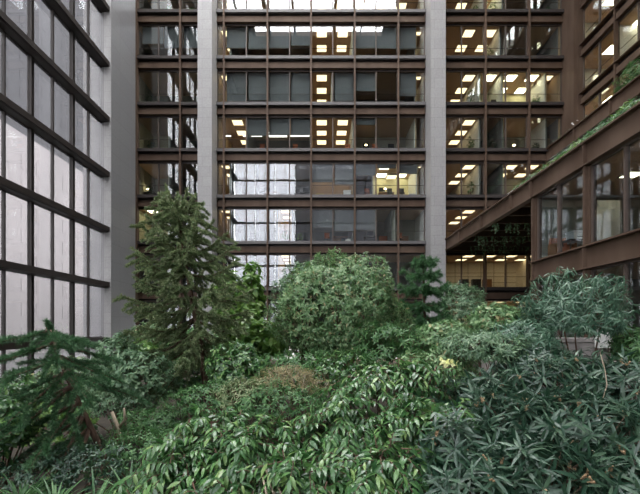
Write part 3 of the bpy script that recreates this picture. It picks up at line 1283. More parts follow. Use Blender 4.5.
# ------------------------------------------------------------------ objects behind the glass
def potted(px, k, lab, h=.9, Y=32.5, leafm='fern_green', seed=1, w=.3):
    w = min(w, .32)
    x, y, z = seen(px, k, Y, w + .12)
    r = empty('potted_plant', (x, y, z))
    MB().lathe((x, y, z), [(.11, 0), (.15, .22), (.16, .25), (.14, .25)], 12).build('pot', 'white_plastic', r, True)
    rs = np.random.RandomState(seed)
    P, d = crown(rs, (x, y, z + .25 + h * .5), (w, w * .8, h * .5), 60, .3, -.9)
    fo = Foliage()
    rosettes(fo, rs, P, unit(d + [0, 0, .6]), 4, .13, .05, 'lance', droop=.2)
    fo.build('foliage', leafm, r)
    mb = MB()
    stems(mb, (x, y, z + .22), P[:8], .012, .004)
    mb.build('stem', 'bark', r)
    tag(r, lab, 'potted plant', 'potted plants in the office windows')


sd = 100
for (px, k, h, w, lm) in [(489, 7, 1.2, .35, 'fern_green'), (474, 6, 1.6, .35, 'fern_green'), (536, 6, .9, .5, 'fern_green'), (475, 5, 1.3, .45, 'fern_green'),
                          (489, 5, 1.9, .4, 'blue_green'), (497, 5, 1.1, .4, 'blue_green'), (537, 5, .7, .5, 'blue_green'), (472, 4, 1.4, .35, 'fern_green'),
                          (170, 8, .9, .5, 'fresh_green'), (192, 8, .8, .45, 'fresh_green'), (149, 6, 1.2, .3, 'blue_green'), (151, 5, 1.0, .3, 'blue_green'),
                          (478, 8, .9, .4, 'fern_green'), (508, 8, 1.2, .4, 'fern_green'), (534, 8, 1.0, .5, 'fern_green'), (548, 8, .8, .4, 'fern_green'),
                          (344, 8, .8, .3, 'fern_green'), (150, 4, 1.0, .3, 'blue_green'), (288, 3, .9, .4, 'fresh_green'), (300, 3, .7, .35, 'fresh_green')]:
    sd += 1
    size = 'tall' if h > 1.15 else ('small' if h < .85 else 'bushy')
    x3 = ORDN[min(11, sum(1 for q in [0] if True) - 1)]
    near = {489: 'second bay', 474: 'first bay', 536: 'third bay', 475: 'first bay', 497: 'second bay, right one', 537: 'third bay', 472: 'first bay', 170: 'middle pane', 192: 'beside the pier',
            149: 'corner pane', 151: 'corner pane', 478: 'first bay', 508: 'second bay', 534: 'third bay', 548: 'by the column', 344: 'centre', 150: 'corner pane', 288: 'second bay', 300: 'third pane'}[px]
    potted(px, k, '%s potted plant at the glass, %s, %s' % (size, near, where(px, k)), h, 32.6, lm, sd, w)

# desks with monitors and chairs, from the left of each storey
items = [
    ('chair', 262, 5, 'orange_fabric', 'orange office chair'), ('chair', 295, 5, 'orange_fabric', 'red orange office chair'), ('chair', 350, 5, 'orange_fabric', 'orange office chair by the lit panels'),
    ('chair', 295, 7, 'orange_fabric', 'orange office chair'), ('chair', 375, 5, 'orange_fabric', 'rust office chair in the dim office'), ('chair', 498, 6, 'dark_plastic', 'black office chair in the bright office'),
    ('chair', 390, 4, 'dark_plastic', 'black office chair in the bright office'), ('chair', 327, 3, 'orange_fabric', 'orange office chair'), ('chair', 400, 3, 'orange_fabric', 'orange office chair by the white post'),
    ('chair', 370, 4, 'orange_fabric', 'red brown office chair'), ('chair', 252, 3, 'dark_plastic', 'black office chair'), ('chair', 402, 4, 'dark_plastic', 'black office chair at the right of the bright office'),
    ('chair', 262, 4, 'dark_plastic', 'black office chair'), ('chair', 297, 4, 'dark_plastic', 'black office chair in the third bay'),
    ('desk', 340, 3, 'wood', 'light wooden desk'), ('desk', 520, 5, 'wood', 'wooden desk under the small lamp'), ('desk', 386, 4, 'wood', 'wooden desk in the bright office'), ('desk', 240, 7, 'wood', 'low wooden desk'),
    ('desk', 280, 7, 'wood', 'wooden desk'), ('desk', 380, 5, 'dark_plastic', 'dark desk in the dim office'), ('desk', 520, 6, 'wood', 'wooden desk in the bright office'), ('desk', 155, 5, 'wood', 'wooden desk'),
    ('desk', 275, 5, 'dark_plastic', 'dark desk under the long pendant lamps'), ('desk', 275, 6, 'dark_plastic', 'dark desk behind the blinds'), ('desk', 375, 6, 'dark_plastic', 'dark desk'),
    ('desk', 270, 4, 'wood', 'wooden desk'), ('desk', 150, 7, 'dark_plastic', 'dark desk'), ('desk', 186, 7, 'dark_plastic', 'dark desk beside the pier'),
    ('mon', 261, 7, 'white_plastic', 'white computer monitor, left one'), ('mon', 371, 7, 'white_plastic', 'white computer monitor right of the lit panels'), ('mon', 412, 7, 'white_plastic', 'white computer monitor near the right pier'),
    ('mon', 366, 5, 'screen_dark', 'black computer monitor'), ('mon', 391, 5, 'screen_dark', 'black computer monitor in the dim office'), ('mon', 382, 4, 'screen_dark', 'black computer monitor in the bright office'),
    ('mon', 306, 4, 'screen_dark', 'black computer monitor'), ('mon', 152, 7, 'white_plastic', 'white computer monitor'), ('mon', 275, 6, 'screen_dark', 'black computer monitor'),
    ('mon', 370, 3, 'screen_dark', 'black computer monitor'), ('mon', 243, 6, 'white_plastic', 'white computer monitor'), ('mon', 556, 7, 'screen_dark', 'black computer monitor by the column'),
    ('box', 347, 4, 'white_plastic', 'large white box with dark lid edge'), ('box', 349, 7, 'white_plastic', 'white box on the window ledge'), ('box', 348, 5, 'white_plastic', 'white box beside the orange chair'),
    ('box', 315, 6, 'white_plastic', 'white box under the lit panels'), ('box', 315, 5, 'white_plastic', 'white box at the foot of the lit bay'), ('box', 412, 5, 'white_plastic', 'white box against the pale partition'),
    ('box', 424, 5, 'white_plastic', 'pale box beside the right pier'), ('box', 243, 7, 'yellow_paper', 'tan cardboard box in the first bay'), ('box', 274, 7, 'yellow_paper', 'tan cardboard box'),
    ('box', 338, 6, 'yellow_paper', 'small tan box'), ('box', 261, 5, 'white_plastic', 'white paper box'), ('box', 355, 3, 'white_plastic', 'small white box'), ('box', 263, 6, 'white_plastic', 'small white box'),
    ('box', 413, 4, 'white_plastic', 'white box on the sill of the bright office'), ('box', 148, 5, 'white_plastic', 'white box in the corner'), ('box', 150, 7, 'white_plastic', 'bright white box in the corner'),
    ('cab', 390, 3, 'orange_fabric', 'red wooden cabinet left of the white post'), ('cab', 522, 5, 'wood', 'tall wooden cabinet with pale panel'), ('cab', 337, 3, 'wood', 'light wooden cabinet'),
    ('cab', 404, 3, 'wood', 'wooden cabinet right of the white post'), ('cab', 320, 4, 'yellow_paper', 'tan cabinet under the blind'), ('cab', 464, 2, 'dark_plastic', 'black cabinet before the tiled wall'),
    ('cab', 476, 2, 'dark_plastic', 'second black cabinet before the tiled wall'), ('cab', 487, 2, 'wood', 'brown counter before the tiled wall'), ('cab', 232, 4, 'wood', 'brown cabinet beside the left pier'),
    ('lamp', 363, 7, None, 'small lit desk lamp'), ('lamp', 515, 5, None, 'small lit desk lamp'), ('lamp', 367, 5, None, 'tiny white desk lamp'), ('lamp', 386, 4, None, 'lit desk lamp'), ('lamp', 140.6, 4, None, 'small warm lamp at the corner post'),
]
DW = {3: 33.0}
for (t, px, k, m_, lab) in items:
    lab = lab + ', ' + where(px, k)
    if t == 'chair':
        office_chair(px, k, lab, m_, 32.55)
    elif t == 'desk':
        desk(px, k, lab, 1.3, 33.35, m=m_)
    elif t == 'mon':
        if not any(t2 == 'desk' and k2 == k and abs(p2 - px) < 8 for (t2, p2, k2, _m, _l) in items):
            desk(px, k, 'desk under the ' + lab, 1.1, 33.35, m='dark_plastic')
        monitor(px, k, lab, 33.35, .75, m_)
        x_, y_, z_ = seen(px, k, 33.35)
    elif t == 'box':
        big = 'large' in lab
        carton(px, k, lab, m_, .6 if big else .4, .6 if big else .32, 32.35)
    elif t == 'cab':
        cabinet(px, k, lab, m_, .7, 1.0, 34.3 if k != 2 else 34.5)
    elif t == 'lamp':
        if not any(t2 in ('desk', 'mon') and k2 == k and abs(p2 - px) < 7 for (t2, p2, k2, _m, _l) in items):
            desk(px, k, 'desk under the ' + lab, .9, 33.35, m='dark_plastic')
        desk_lamp(px, k, lab, 33.35)

# long pendant lamps over the dark desks, fourth storey
for i, (p0, p1) in enumerate(((219, 231), (243, 262), (290, 311))):
    x0, x1 = fx(p0 - 0) * 33.4 / YF, fx(p1) * 33.4 / YF
    z = H + (326 - 136) / F * 33.4
    r = empty('pendant_lamp', ((x0 + x1) / 2, 33.4, z))
    MB().box(x0, x1, 33.34, 33.46, z - .03, z + .03).build('lamp_tube', 'tube_glow', r)
    MB().tube([(x0 + .1, 33.4, z), (x0 + .1, 33.4, FLOORS[6] - .98)], [.006, .006], 4).tube([(x1 - .1, 33.4, z), (x1 - .1, 33.4, FLOORS[6] - .98)], [.006, .006], 4).build('cord', 'dark_plastic', r)
    tag(r, 'long thin white pendant lamp, %s from left, fourth highest storey, between piers' % ORDN[i], 'lamp', 'long pendant lamps')
z = H + (326 - 135) / F * 33.4
r = empty('pendant_lamp', (fx(279), 33.4, z))
x0, x1 = fx(269) * 33.4 / YF, fx(287) * 33.4 / YF
MB().box(x0, x1, 33.25, 33.55, z + .10, z + .16).box(x0, x1, 33.25, 33.55, z - .12, z - .07).build('lamp_tube', 'tube_glow', r)
b_ = MB()
for i in range(5):
    xx = x0 + .05 + (x1 - x0 - .1) * i / 4
    b_.box(xx - .03, xx + .03, 33.28, 33.5, z - .07, z + .10)
b_.tube([((x0 + x1) / 2, 33.4, z + .15), ((x0 + x1) / 2, 33.4, FLOORS[6] - .98)], [.008, .008], 4)
b_.build('lamp_bracket', 'sill_metal', r)
tag(r, 'wide white pendant lamp with brackets at the centre of the fourth highest storey', 'lamp')
# rectangular pendant in bright office (fifth storey)
z = H + (326 - 176) / F * 33.6
x0, x1 = fx(387) * 33.6 / YF, fx(397) * 33.6 / YF
r = empty('pendant_lamp', ((x0 + x1) / 2, 33.6, z))
MB().box(x0, x1, 33.4, 34.3, z, z + .12).build('lamp_shade', 'dark_plastic', r)
MB().box(x0 + .03, x1 - .03, 33.43, 34.27, z - .02, z).build('diffuser', 'panel_glow', r)
MB().tube([((x0 + x1) / 2, 33.8, z + .12), ((x0 + x1) / 2, 33.8, FLOORS[5] - .98)], [.01, .01], 4).build('cord', 'dark_plastic', r)
tag(r, 'dark framed rectangular pendant lamp in the bright office, fifth highest storey, between piers', 'lamp')
# white post, sixth storey
struct('trim_white_post', MB().box(fx(394), fx(396.4), 32.2, 32.4, FLOORS[3] + .02, FLOORS[4] - .98), 'white_wall')
struct('trim_dark_post', MB().box(fx(253), fx(257.5), 32.2, 32.4, FLOORS[4] + .02, FLOORS[5] - .98).box(fx(253), fx(257.5), 32.2, 32.4, FLOORS[3] + .02, FLOORS[4] - .98), 'dark_steel')

# inside the wing
def wing_at(px, py, X):
    Y = F * X / (px - 321.0)
    return Vector((X, Y, H - (py - 326.0) / F * Y))


p = Vector((10.95, 16.6, ZG2t))
r = empty('printer_table', p)
MB().box(p.x - .55, p.x + .55, p.y - .3, p.y + .3, p.z + .66, p.z + .70).build('top', 'dark_plastic', r)
for sx in (-1, 1):
    for sy in (-1, 1):
        MB().box(p.x + sx * .5 - .02, p.x + sx * .5 + .02, p.y + sy * .26 - .02, p.y + sy * .26 + .02, p.z, p.z + .66).build('leg', 'frame_metal', r)
tag(r, 'dark printer table behind the projecting wing window, under the white printer', 'table')
r = empty('printer', (p.x, p.y, p.z + .70))
MB().box(p.x - .36, p.x + .36, p.y - .25, p.y + .25, p.z + .70, p.z + .98).build('body', 'white_plastic', r)
MB().box(p.x - .40, p.x + .40, p.y - .28, p.y + .28, p.z + .98, p.z + 1.06).build('lid', 'white_plastic', r)
MB().box(p.x - .2, p.x + .2, p.y - .34, p.y - .25, p.z + .78, p.z + .80).build('paper_tray', 'dark_plastic', r)
tag(r, 'white printer on the dark table behind the projecting wing window', 'printer')
r = empty('armchair', (10.45, 16.9, ZG2t))
MB().box(10.1, 10.8, 16.6, 17.2, ZG2t + .12, ZG2t + .42).build('seat', 'orange_fabric', r)
MB().box(10.1, 10.8, 17.1, 17.3, ZG2t + .42, ZG2t + .9).build('backrest', 'orange_fabric', r)
MB().box(10.0, 10.1, 16.6, 17.2, ZG2t + .12, ZG2t + .6).build('armrest', 'wood', r)
MB().box(10.8, 10.9, 16.6, 17.2, ZG2t + .12, ZG2t + .6).build('armrest', 'wood', r)
for sx in (10.05, 10.85):
    for sy in (16.65, 17.15):
        MB().box(sx - .03, sx + .03, sy - .03, sy + .03, ZG2t, ZG2t + .12).build('leg', 'wood', r)
tag(r, 'brown armchair behind the first window of the projecting wing', 'armchair')
# pale free-standing panel and ledge below the wing
r = empty('display_panel', (8.85, 12.2, gz(12.2)))
a0, a1 = at(596, 317, 12.3), at(611, 348, 12.3)
MB().box(a0.x, a1.x, 12.28, 12.36, a1.z, a0.z).build('board', 'white_wall', r)
MB().box(a0.x + .02, a0.x + .07, 12.3, 12.35, gz(12.3) - .1, a1.z).build('leg', 'frame_metal', r)
MB().box(a1.x - .07, a1.x - .02, 12.3, 12.35, gz(12.3) - .1, a1.z).build('leg', 'frame_metal', r)
tag(r, 'pale upright panel under the rounded drooping tree, against the brown wing', 'panel')
a0, a1 = at(556, 338, 12.6), at(596, 345, 12.6)
o = MB().box(a0.x, a1.x + .4, 12.5, 12.9, gz(12.6) - .1, a0.z - .12).box(a0.x - .04, a1.x + .44, 12.44, 12.94, a0.z - .12, a0.z).build('garden_wall', 'concrete')
tag(o, 'low grey concrete garden wall under the rounded drooping tree', 'garden wall')

# ------------------------------------------------------------------ terrace planting
for i, (px, py) in enumerate([(522, 176), (534, 168), (546, 160), (558, 152), (568, 146), (580, 138), (592, 130), (604, 122), (618, 112), (634, 98)]):
    X = 10.45
    Y = F * X / (px - 321)
    c = (X, Y, ZG3t + .36)
    lm = 'fresh_green' if i in (3, 5) else ('grey_green' if i % 2 else 'fern_green')
    look = {'fresh_green': 'yellow green', 'grey_green': 'grey green', 'fern_green': 'dark green'}[lm]
    shrub('terrace_plant', '%s leafy plant on the lower terrace parapet, %s from the facade' % (look, ORDN[i]), 'plant', c, (.30, .7, .36), 46, 'rosette', lm, .20, .05, k=5, seed=300 + i,
          base=(X, Y, ZG3t - .05), nst=6, r0=.012, group='plants along the lower terrace parapet')
trim(MB().box(XW + .2, XW + 1.2, -4.8, 31.0, ZG3t - .07, ZG3t - .02), 'soil')
for i in range(9):
    Y = 30.6 - i * 1.35
    lm = 'grey_green' if i % 2 else 'fern_green'
    shrub('terrace_plant', '%s small plant on the upper terrace edge, %s from the facade corner' % ('grey green' if i % 2 else 'dark green', ORDN[i]), 'plant', (18.95, Y, z5 + .22 + (.25 if i > 5 else 0)),
          (.3, .6, .28 + (.45 if i > 5 else 0)), 60, 'rosette', lm, .16, .05, k=5, seed=330 + i, base=(18.95, Y, z5 - .02), nst=6, r0=.012, group='plants along the upper terrace edge')
c = at(634, 74, 23.6)
shrub('terrace_plant', 'large dark green plant spilling over the upper terrace at the right picture edge', 'plant', (18.95, c.y, c.z), (.5, 1.3, .8), 170, 'rosette', 'fern_green', .24, .06, k=6, seed=351,
      base=(18.95, c.y, z5 - .02), nst=8, r0=.02, zmin=-.8, droop=.4)
c = at(634, 100, 13.8)
shrub('terrace_plant', 'large bright green plant on the lower terrace at the right picture edge', 'plant', (10.9, c.y, ZG3t + .45), (.5, .8, .55), 120, 'rosette', 'fresh_green', .22, .05, k=6, seed=352,
      base=(10.9, c.y, ZG3t - .02), nst=8, r0=.02, zmin=-.2, droop=.2)
# white flowers
def flower_cluster(c, n, seed, label, sp=(.15, .6, .12)):
    rs = np.random.RandomState(seed)
    root = empty('flowering_plant', c)
    fo = Foliage()
    C = np.array(c) + rs.normal(0, 1, (n, 3)) * np.array(sp) + [0, 0, .3]
    rosettes(fo, rs, C, rs.normal(0, .3, (n, 3)) + [-.4, -.5, .6], 5, .075, .06, 'round', tilt=(70, 88), droop=0, curl=.05)
    fo.build('blossoms', 'petal_white', root)
    f2 = Foliage()
    C2 = np.array(c) + rs.normal(0, 1, (n * 3, 3)) * np.array(sp) * 1.1 + [0, 0, .15]
    rosettes(f2, rs, C2, rs.normal(0, .4, (n * 3, 3)) + [0, 0, .7], 5, .10, .04, 'lance')
    f2.build('foliage', 'fern_green', root)
    mb = MB()
    for p in C:
        mb.tube([(p[0], p[1], c[2]), tuple(p)], [.004, .003], 3)
    mb.build('stem', 'bark', root)
    tag(root, label, 'plant', 'white flowering plants on the terraces')


for i, Y in enumerate((30.3, 28.9, 27.6, 26.4)):
    flower_cluster((18.75, Y, z5), 12, 400 + i, 'white flowering plant on the upper terrace edge, %s from the corner column' % ORDN[i])
for i, px in enumerate((611, 620, 628, 547, 572)):
    X = 10.4
    flower_cluster((X, F * X / (px - 321), ZG3t), 8, 410 + i, 'small white flowering plant on the lower terrace parapet, %s' % ('nearest the picture edge' if i == 2 else ('above the first wing window' if i == 0 else ('beside the yellow green plants' if i == 4 else ('left end of the planting' if i == 3 else 'between two others'))))
              , (.05, .14, .03))

# trailing vines under the deck
rs = np.random.RandomState(77)
vn = 0
for row, Y in enumerate((22.4, 25.6, 28.8)):
    for q in range(5):
        px = 478 + q * 11 + rs.uniform(-2, 2)
        X = (px - 321) / F * Y
        if X < XW + .4:
            continue
        z = ZG3b + .02
        root = empty('hanging_vine', (X, Y, z))
        mb = MB()
        fo = Foliage()
        for s in range(8):
            x = X + rs.uniform(-.5, .5)
            y = Y - .1 + rs.uniform(-.04, .04)
            l = rs.uniform(.25, .75)
            pts = [(x, y, z), (x + rs.uniform(-.05, .05), y, z - l * .5), (x + rs.uniform(-.12, .12), y, z - l)]
            mb.tube(pts, [.005, .004, .003], 3)
            m = 10
            u = rs.uniform(0, 1, m)[:, None]
            P = np.array(pts[0]) + (np.array(pts[2]) - np.array(pts[0])) * u
            fo.add(P, rs.normal(0, 1, (m, 3)) * [1, 1, .4] + [0, 0, -.5], rs.normal(0, .4, (m, 3)) + [0, -.8, .5], .095, .06, shape='oval')
        fo.build('foliage', 'grey_green', root)
        mb.build('stems', 'bark', root)
        tag(root, 'trailing vine hanging under the brown deck, %s from left, %s row' % (ORDN[q], ('front', 'middle', 'back')[row]), 'vine', 'vines hanging under the deck')
        vn += 1

# ------------------------------------------------------------------ trees
def reach_a(t):
    return float(np.interp(t, [.2, .5, .75, .88, 1.0], [2.0, 2.15, 1.65, 1.2, .75]))


conifer('conifer', 'large olive green conifer with drooping branches in front of the left pier', (-3.35, 12.0, gz(12) - .1), (-4.5, 12.3, 8.05), reach_a, 14, 7, 'needles_olive', 11,
        droop_low=1.0, rise_top=.85, nlen=.085, nwid=.024, dens=620, blen=.85, skip=.36, r0=.12, tipup=.06, lets=3.6, fan=(.2, .5))


def reach_b(t):
    return 1.75 * (1 - t) ** .4 + .45


conifer('conifer', 'leaning dark green conifer with wide feathery branches at the lower left', (-3.70, 7.3, gz(7.3) - .1), (-4.95, 7.1, 4.35), reach_b, 8, 5, 'needles_deep', 23,
        droop_low=.75, rise_top=.08, nlen=.085, nwid=.010, dens=900, blen=.62, skip=.46, r0=.065, tipup=-.30, lets=3.2, fan=(.3, .75),
        side_sel=lambda t, out, rs: t > .7 or out[0] < .35)
conifer('conifer', 'dark green young conifer with fan branches right of the round tree', at(424, 372, 14.5), at(424, 262, 14.5), lambda t: 1.35 * (1 - t) ** .7 + .40, 8, 7, 'needles_fan', 31,
        droop_low=.1, rise_top=.35, nlen=.14, nwid=.022, dens=420, blen=.60, skip=.1, r0=.07, tipup=.05, lets=4.5)

# round small-leaved tree
c = at(345, 311, 13.0)
shrub('round_tree', 'large dense round tree with small pale green leaves at the centre', 'tree', (c.x, c.y + .4, c.z - .25), (2.3, 1.9, 2.2), 3900, 'rosette', 'small_green', .155, .062, k=6, seed=41, nst=20, amp=.30,
      zmin=-.85, droop=.3, shell=.28, r0=.09, up=.35)
c = at(303, 300, 13.8)
shrub('round_tree', 'smaller blue green crown behind the left shoulder of the round tree', 'tree', (at(306, 285, 14.6).x, 14.6, at(306, 285, 14.6).z - .3), (1.2, 1.0, 1.1), 700, 'rosette', 'grey_green', .15, .05, k=6, seed=43, zmin=-.6)
# rounded drooping tree, right
c = at(574, 311, 9.0)
shrub('drooping_tree', 'rounded grey green tree with long drooping leaves before the brown wing', 'tree', (c.x - .03, c.y, c.z - .05), (1.18, 1.0, .86), 560, 'rosette', 'droop_green', .22, .038, k=7, seed=51, nst=6,
      amp=.35, zmin=-.5, droop=.75, shell=.4, up=.35, curl=.5, r0=.05, base=(c.x + .2, c.y, gz(9) - .05))
c = at(520, 335, 8.6)
shrub('drooping_shrub', 'lower grey green drooping shrub at the left foot of the rounded tree', 'shrub', (c.x, c.y, c.z - .25), (.75, .7, .5), 260, 'rosette', 'droop_green', .20, .040, k=7, seed=52, droop=.5, curl=.4)

# fiddle leaved trees behind the big conifer
for i, (px, py, Y, h) in enumerate([(252, 298, 16.5, 2.5), (243, 330, 15.5, 1.6), (264, 338, 14.6, 1.2), (228, 300, 17.0, 2.0), (140, 352, 17, .9)]):
    c = at(px, py, Y)
    shrub('broadleaf_tree', ['tall slender tree with big bright green leaves beside the round tree', 'big leaved bright green tree behind the conifer trunk', 'low big leaved bush at the foot of the slender tree',
                             'big leaved tree showing through the right side of the conifer', 'big leaved bush between granite wall and conifer'][i], 'tree', (c.x, c.y, c.z - .2), (.42 if i == 0 else .8, .6, h * .62), 150, 'rosette', 'fresh_green', .30, .17, k=5, seed=60 + i,
          shape='round', zmin=-.9, amp=.35, droop=.2, curl=.3, nst=8, r0=.04)

# middle distance shrubs
mid = [
    ('ground_shrub', 'low green ground cover below the brownish twiggy shrub', 'shrub', 285, 405, 7.6, (.95, .6, .40), 360, 'fern_green', .10, .035, 6, 'lance', .3),
    ('ground_shrub', 'low green ground cover left of the olive fine leaved shrub', 'shrub', 212, 402, 8.8, (1.0, .7, .45), 360, 'fern_green', .10, .035, 6, 'lance', .3),
    ('ground_shrub', 'low dark ground cover behind the brownish twiggy shrub', 'shrub', 290, 392, 9.6, (1.1, .6, .45), 320, 'small_green', .10, .035, 6, 'lance', .3),
    ('pale_shrub', 'pale leaved bush between the leaning conifer and the big conifer', 'shrub', 140, 385, 10.5, (.9, .8, .9), 380, 'grey_green', .15, .06, 6, 'oval', .35),
    ('pale_shrub', 'leafy green bush right of the big conifer trunk', 'shrub', 238, 372, 10.8, (.9, .8, .8), 360, 'glossy_green', .15, .06, 6, 'oval', .35),
    ('dark_shrub', 'dark bush at the foot of the left glass wall', 'shrub', 75, 385, 14.5, (1.8, 1.0, 1.0), 360, 'small_green', .18, .07, 6, 'oval', .35),
    ('dark_shrub', 'dark bush at the far left foot of the glass wall', 'shrub', 10, 402, 12.5, (1.3, 1.0, .8), 300, 'glossy_green', .17, .07, 6, 'oval', .35),
    ('dark_shrub', 'leafy bush between round tree and rounded drooping tree, behind the rosette shrubs', 'shrub', 440, 372, 8.6, (.9, .7, .5), 300, 'small_green', .13, .05, 6, 'oval', .35),
    ('dark_shrub', 'dark bush under the rounded drooping tree', 'shrub', 540, 368, 8.0, (.9, .6, .42), 260, 'blue_green', .18, .04, 7, 'lance', .35),
    ('dark_shrub', 'green bush below the round tree, left of the glossy bush', 'shrub', 345, 378, 9.6, (1.0, .6, .6), 340, 'glossy_green', .13, .05, 6, 'oval', .35),
    ('grey_shrub', 'grey green feathery shrub below the tiled office windows', 'shrub', 463, 312, 14.0, (.85, .8, .95), 420, 'grey_green', .17, .04, 7, 'lance', .35),
    ('pale_shrub', 'pale green round leaved shrub below the bridge beam', 'shrub', 497, 325, 11.0, (.75, .7, .6), 260, 'small_green', .16, .085, 6, 'oval', .3),
    ('pale_shrub', 'light green shrub left of the round leaved shrub', 'shrub', 448, 338, 10.5, (.7, .6, .45), 240, 'small_green', .16, .07, 6, 'oval', .3),
    ('ferny_shrub', 'fine leaved light green shrub between round tree and drooping tree', 'shrub', 486, 350, 8.3, (1.0, .7, .38), 420, 'grey_green', .14, .035, 7, 'lance', .3),
    ('pale_shrub', 'pale whitish leaved shrub beside the end of the left glass wall', 'shrub', 118, 372, 11.5, (.75, .8, 1.1), 420, 'grey_green', .16, .065, 6, 'oval', .4),
    ('dark_shrub', 'dark green bush at the left picture edge under the glass wall', 'shrub', -2, 430, 6.5, (.6, .6, .65), 260, 'glossy_green', .14, .06, 6, 'oval', .3),
    ('dark_shrub', 'dark green bush in the shade under the round tree', 'shrub', 300, 372, 11.0, (1.3, .7, .55), 360, 'fern_green', .14, .05, 6, 'lance', .3),
    ('dark_shrub', 'dark bush under the right side of the round tree', 'shrub', 395, 352, 11.0, (1.2, .7, .8), 360, 'fern_green', .15, .055, 6, 'lance', .3),
    ('dark_shrub', 'dark green bush behind the conifer trunk', 'shrub', 195, 385, 13.5, (1.5, .8, .9), 420, 'glossy_green', .16, .07, 6, 'oval', .3),
    ('ground_shrub', 'mid green ground shrub in the hollow beneath the big conifer', 'shrub', 165, 425, 9.2, (1.1, .9, .42), 420, 'fern_green', .11, .04, 6, 'lance', .3),
    ('ground_shrub', 'fine leaved ground shrub right of the leaning trunk', 'shrub', 135, 455, 7.3, (.9, .8, .40), 420, 'fern_green', .09, .035, 6, 'lance', .3),
    ('ground_shrub', 'dark low shrub under the leaning conifer', 'shrub', 70, 468, 6.6, (.9, .8, .38), 360, 'blue_green', .09, .035, 6, 'lance', .3),
    ('ground_shrub', 'greyish green ground shrub behind the leaning trunk', 'shrub', 118, 405, 10.5, (1.1, .7, .45), 360, 'grey_green', .10, .04, 6, 'lance', .3),
    ('ground_shrub', 'bright low shrub behind the drooping branches at lower left', 'shrub', 40, 425, 9.0, (1.1, .8, .5), 360, 'fresh_green', .12, .05, 6, 'oval', .3),
    ('wing_shrub', 'dark green shrub at the right edge under the wing', 'shrub', 640, 350, 8.5, (.5, .6, .45), 240, 'fern_green', .18, .05, 6, 'lance', .4),
]
for i, (nm, lab, cat, px, py, Y, rad, n_, lm, L, W, k, shp, dr) in enumerate(mid):
    c = at(px, py, Y)
    shrub(nm, lab, cat, (c.x, c.y, max(c.z, gz(Y) + rad[2] * .3)), rad, n_, 'rosette', lm, L, W, k=k, seed=500 + i, shape=shp, droop=dr, zmin=-.5, nst=10, r0=.03)

# brown twiggy shrub in the middle
c = at(292, 378, 8.2)
shrub('twiggy_shrub', 'half dry brownish twiggy shrub in the middle, below the round tree', 'shrub', (c.x, c.y, c.z - .1), (.72, .5, .38), 330, 'rosette', 'dry_leaf', .085, .02, k=5, seed=71, barkm='pale_bark', nst=12, droop=.1, r0=.007)
c = at(250, 392, 8.0)
shrub('twiggy_shrub', 'olive fine leaved shrub left of the brownish twiggy shrub', 'shrub', (c.x, c.y, c.z - .1), (.7, .5, .35), 330, 'rosette', 'needles_olive', .10, .03, k=6, seed=72, nst=30, droop=.2, r0=.012)

# hedge along the back facade
for i, px in enumerate((150, 190, 235, 285, 335, 385, 430, 470, 515)):
    Y = 26.5 - (i % 2) * 1.5
    X = (px - 321) / F * Y
    shrub('back_shrub', 'dark green shrub at the foot of the back facade, %s from left' % ORDN[i], 'shrub', (X, Y, gz(Y) + 1.3), (2.1, 1.2, 1.6), 420, 'rosette', 'glossy_green' if i % 2 else 'small_green', .24, .11, k=6,
          seed=600 + i, shape='oval', group='shrubs along the back facade', nst=8)

# ------------------------------------------------------------------ foreground
fg = [
    # glossy broad leaved bushes, centre and left of centre
    (388, 371, 6.3, (.95, .65, .58), 210, 'glossy_green', 'arching glossy bush at the centre right, topmost of the glossy leaved bushes'),
    (345, 412, 5.4, (.75, .6, .5), 170, 'glossy_green', 'glossy leaved bush just below the centre of the garden'),
    (215, 428, 5.6, (.75, .6, .55), 190, 'glossy_green', 'glossy leaved bush left of centre with hanging shoots'),
    (185, 462, 4.9, (.55, .5, .45), 130, 'glossy_green', 'glossy leaved bush at the lower left of centre'),
    (262, 440, 5.0, (.65, .5, .5), 150, 'glossy_green', 'glossy leaved bush between the twiggy shrub and the bottom edge'),
    (300, 470, 4.3, (.6, .5, .45), 140, 'glossy_green', 'glossy leaved bush at the bottom edge with bare stems beneath'),
    (372, 462, 4.4, (.6, .5, .5), 150, 'glossy_green', 'glossy leaved bush at the bottom edge right of the bare stems'),
    (430, 415, 5.2, (.6, .55, .5), 150, 'glossy_green', 'lighter glossy bush where the dark rosette shrubs begin'),
    (235, 492, 4.0, (.5, .4, .35), 100, 'glossy_green', 'glossy leaved bush cut by the bottom edge left of the bare stems'),
]
for i, (px, py, Y, rad, n_, lm, lab) in enumerate(fg):
    c = at(px, py, Y)
    shrub('glossy_bush', lab, 'bush', (c.x, c.y, c.z - rad[2] * .35), rad, n_, 'shoot', lm, .155, .047, k=10, seed=700 + i, shape='oval', droop=.55, length=.46, nst=16, zmin=-.35, r0=.03, curl=.35, amp=.42, up=.5, shell=.5)

fr = [
    (480, 395, 6.0, (.8, .6, .45), 120, 'dark rosette shrub below the fine leaved shrub, topmost on its left'),
    (560, 378, 6.0, (.85, .6, .5), 130, 'dark rosette shrub in front of the rounded tree'),
    (628, 385, 5.4, (.6, .6, .5), 100, 'dark rosette shrub at the right edge, uppermost'),
    (520, 425, 4.9, (.7, .55, .45), 120, 'dark blue green rosette shrub at the middle of the lower right'),
    (600, 428, 4.6, (.65, .5, .45), 110, 'dark rosette shrub at the right edge, middle one'),
    (460, 448, 4.6, (.6, .5, .45), 110, 'dark rosette shrub beside the glossy bushes at the bottom'),
    (545, 470, 4.0, (.6, .45, .42), 100, 'dark rosette shrub with the largest whorl at the bottom edge'),
    (625, 482, 3.8, (.5, .45, .4), 80, 'dark rosette shrub in the bottom right corner'),
    (478, 492, 3.9, (.5, .45, .4), 80, 'dark rosette shrub at the bottom edge, leftmost'),
]
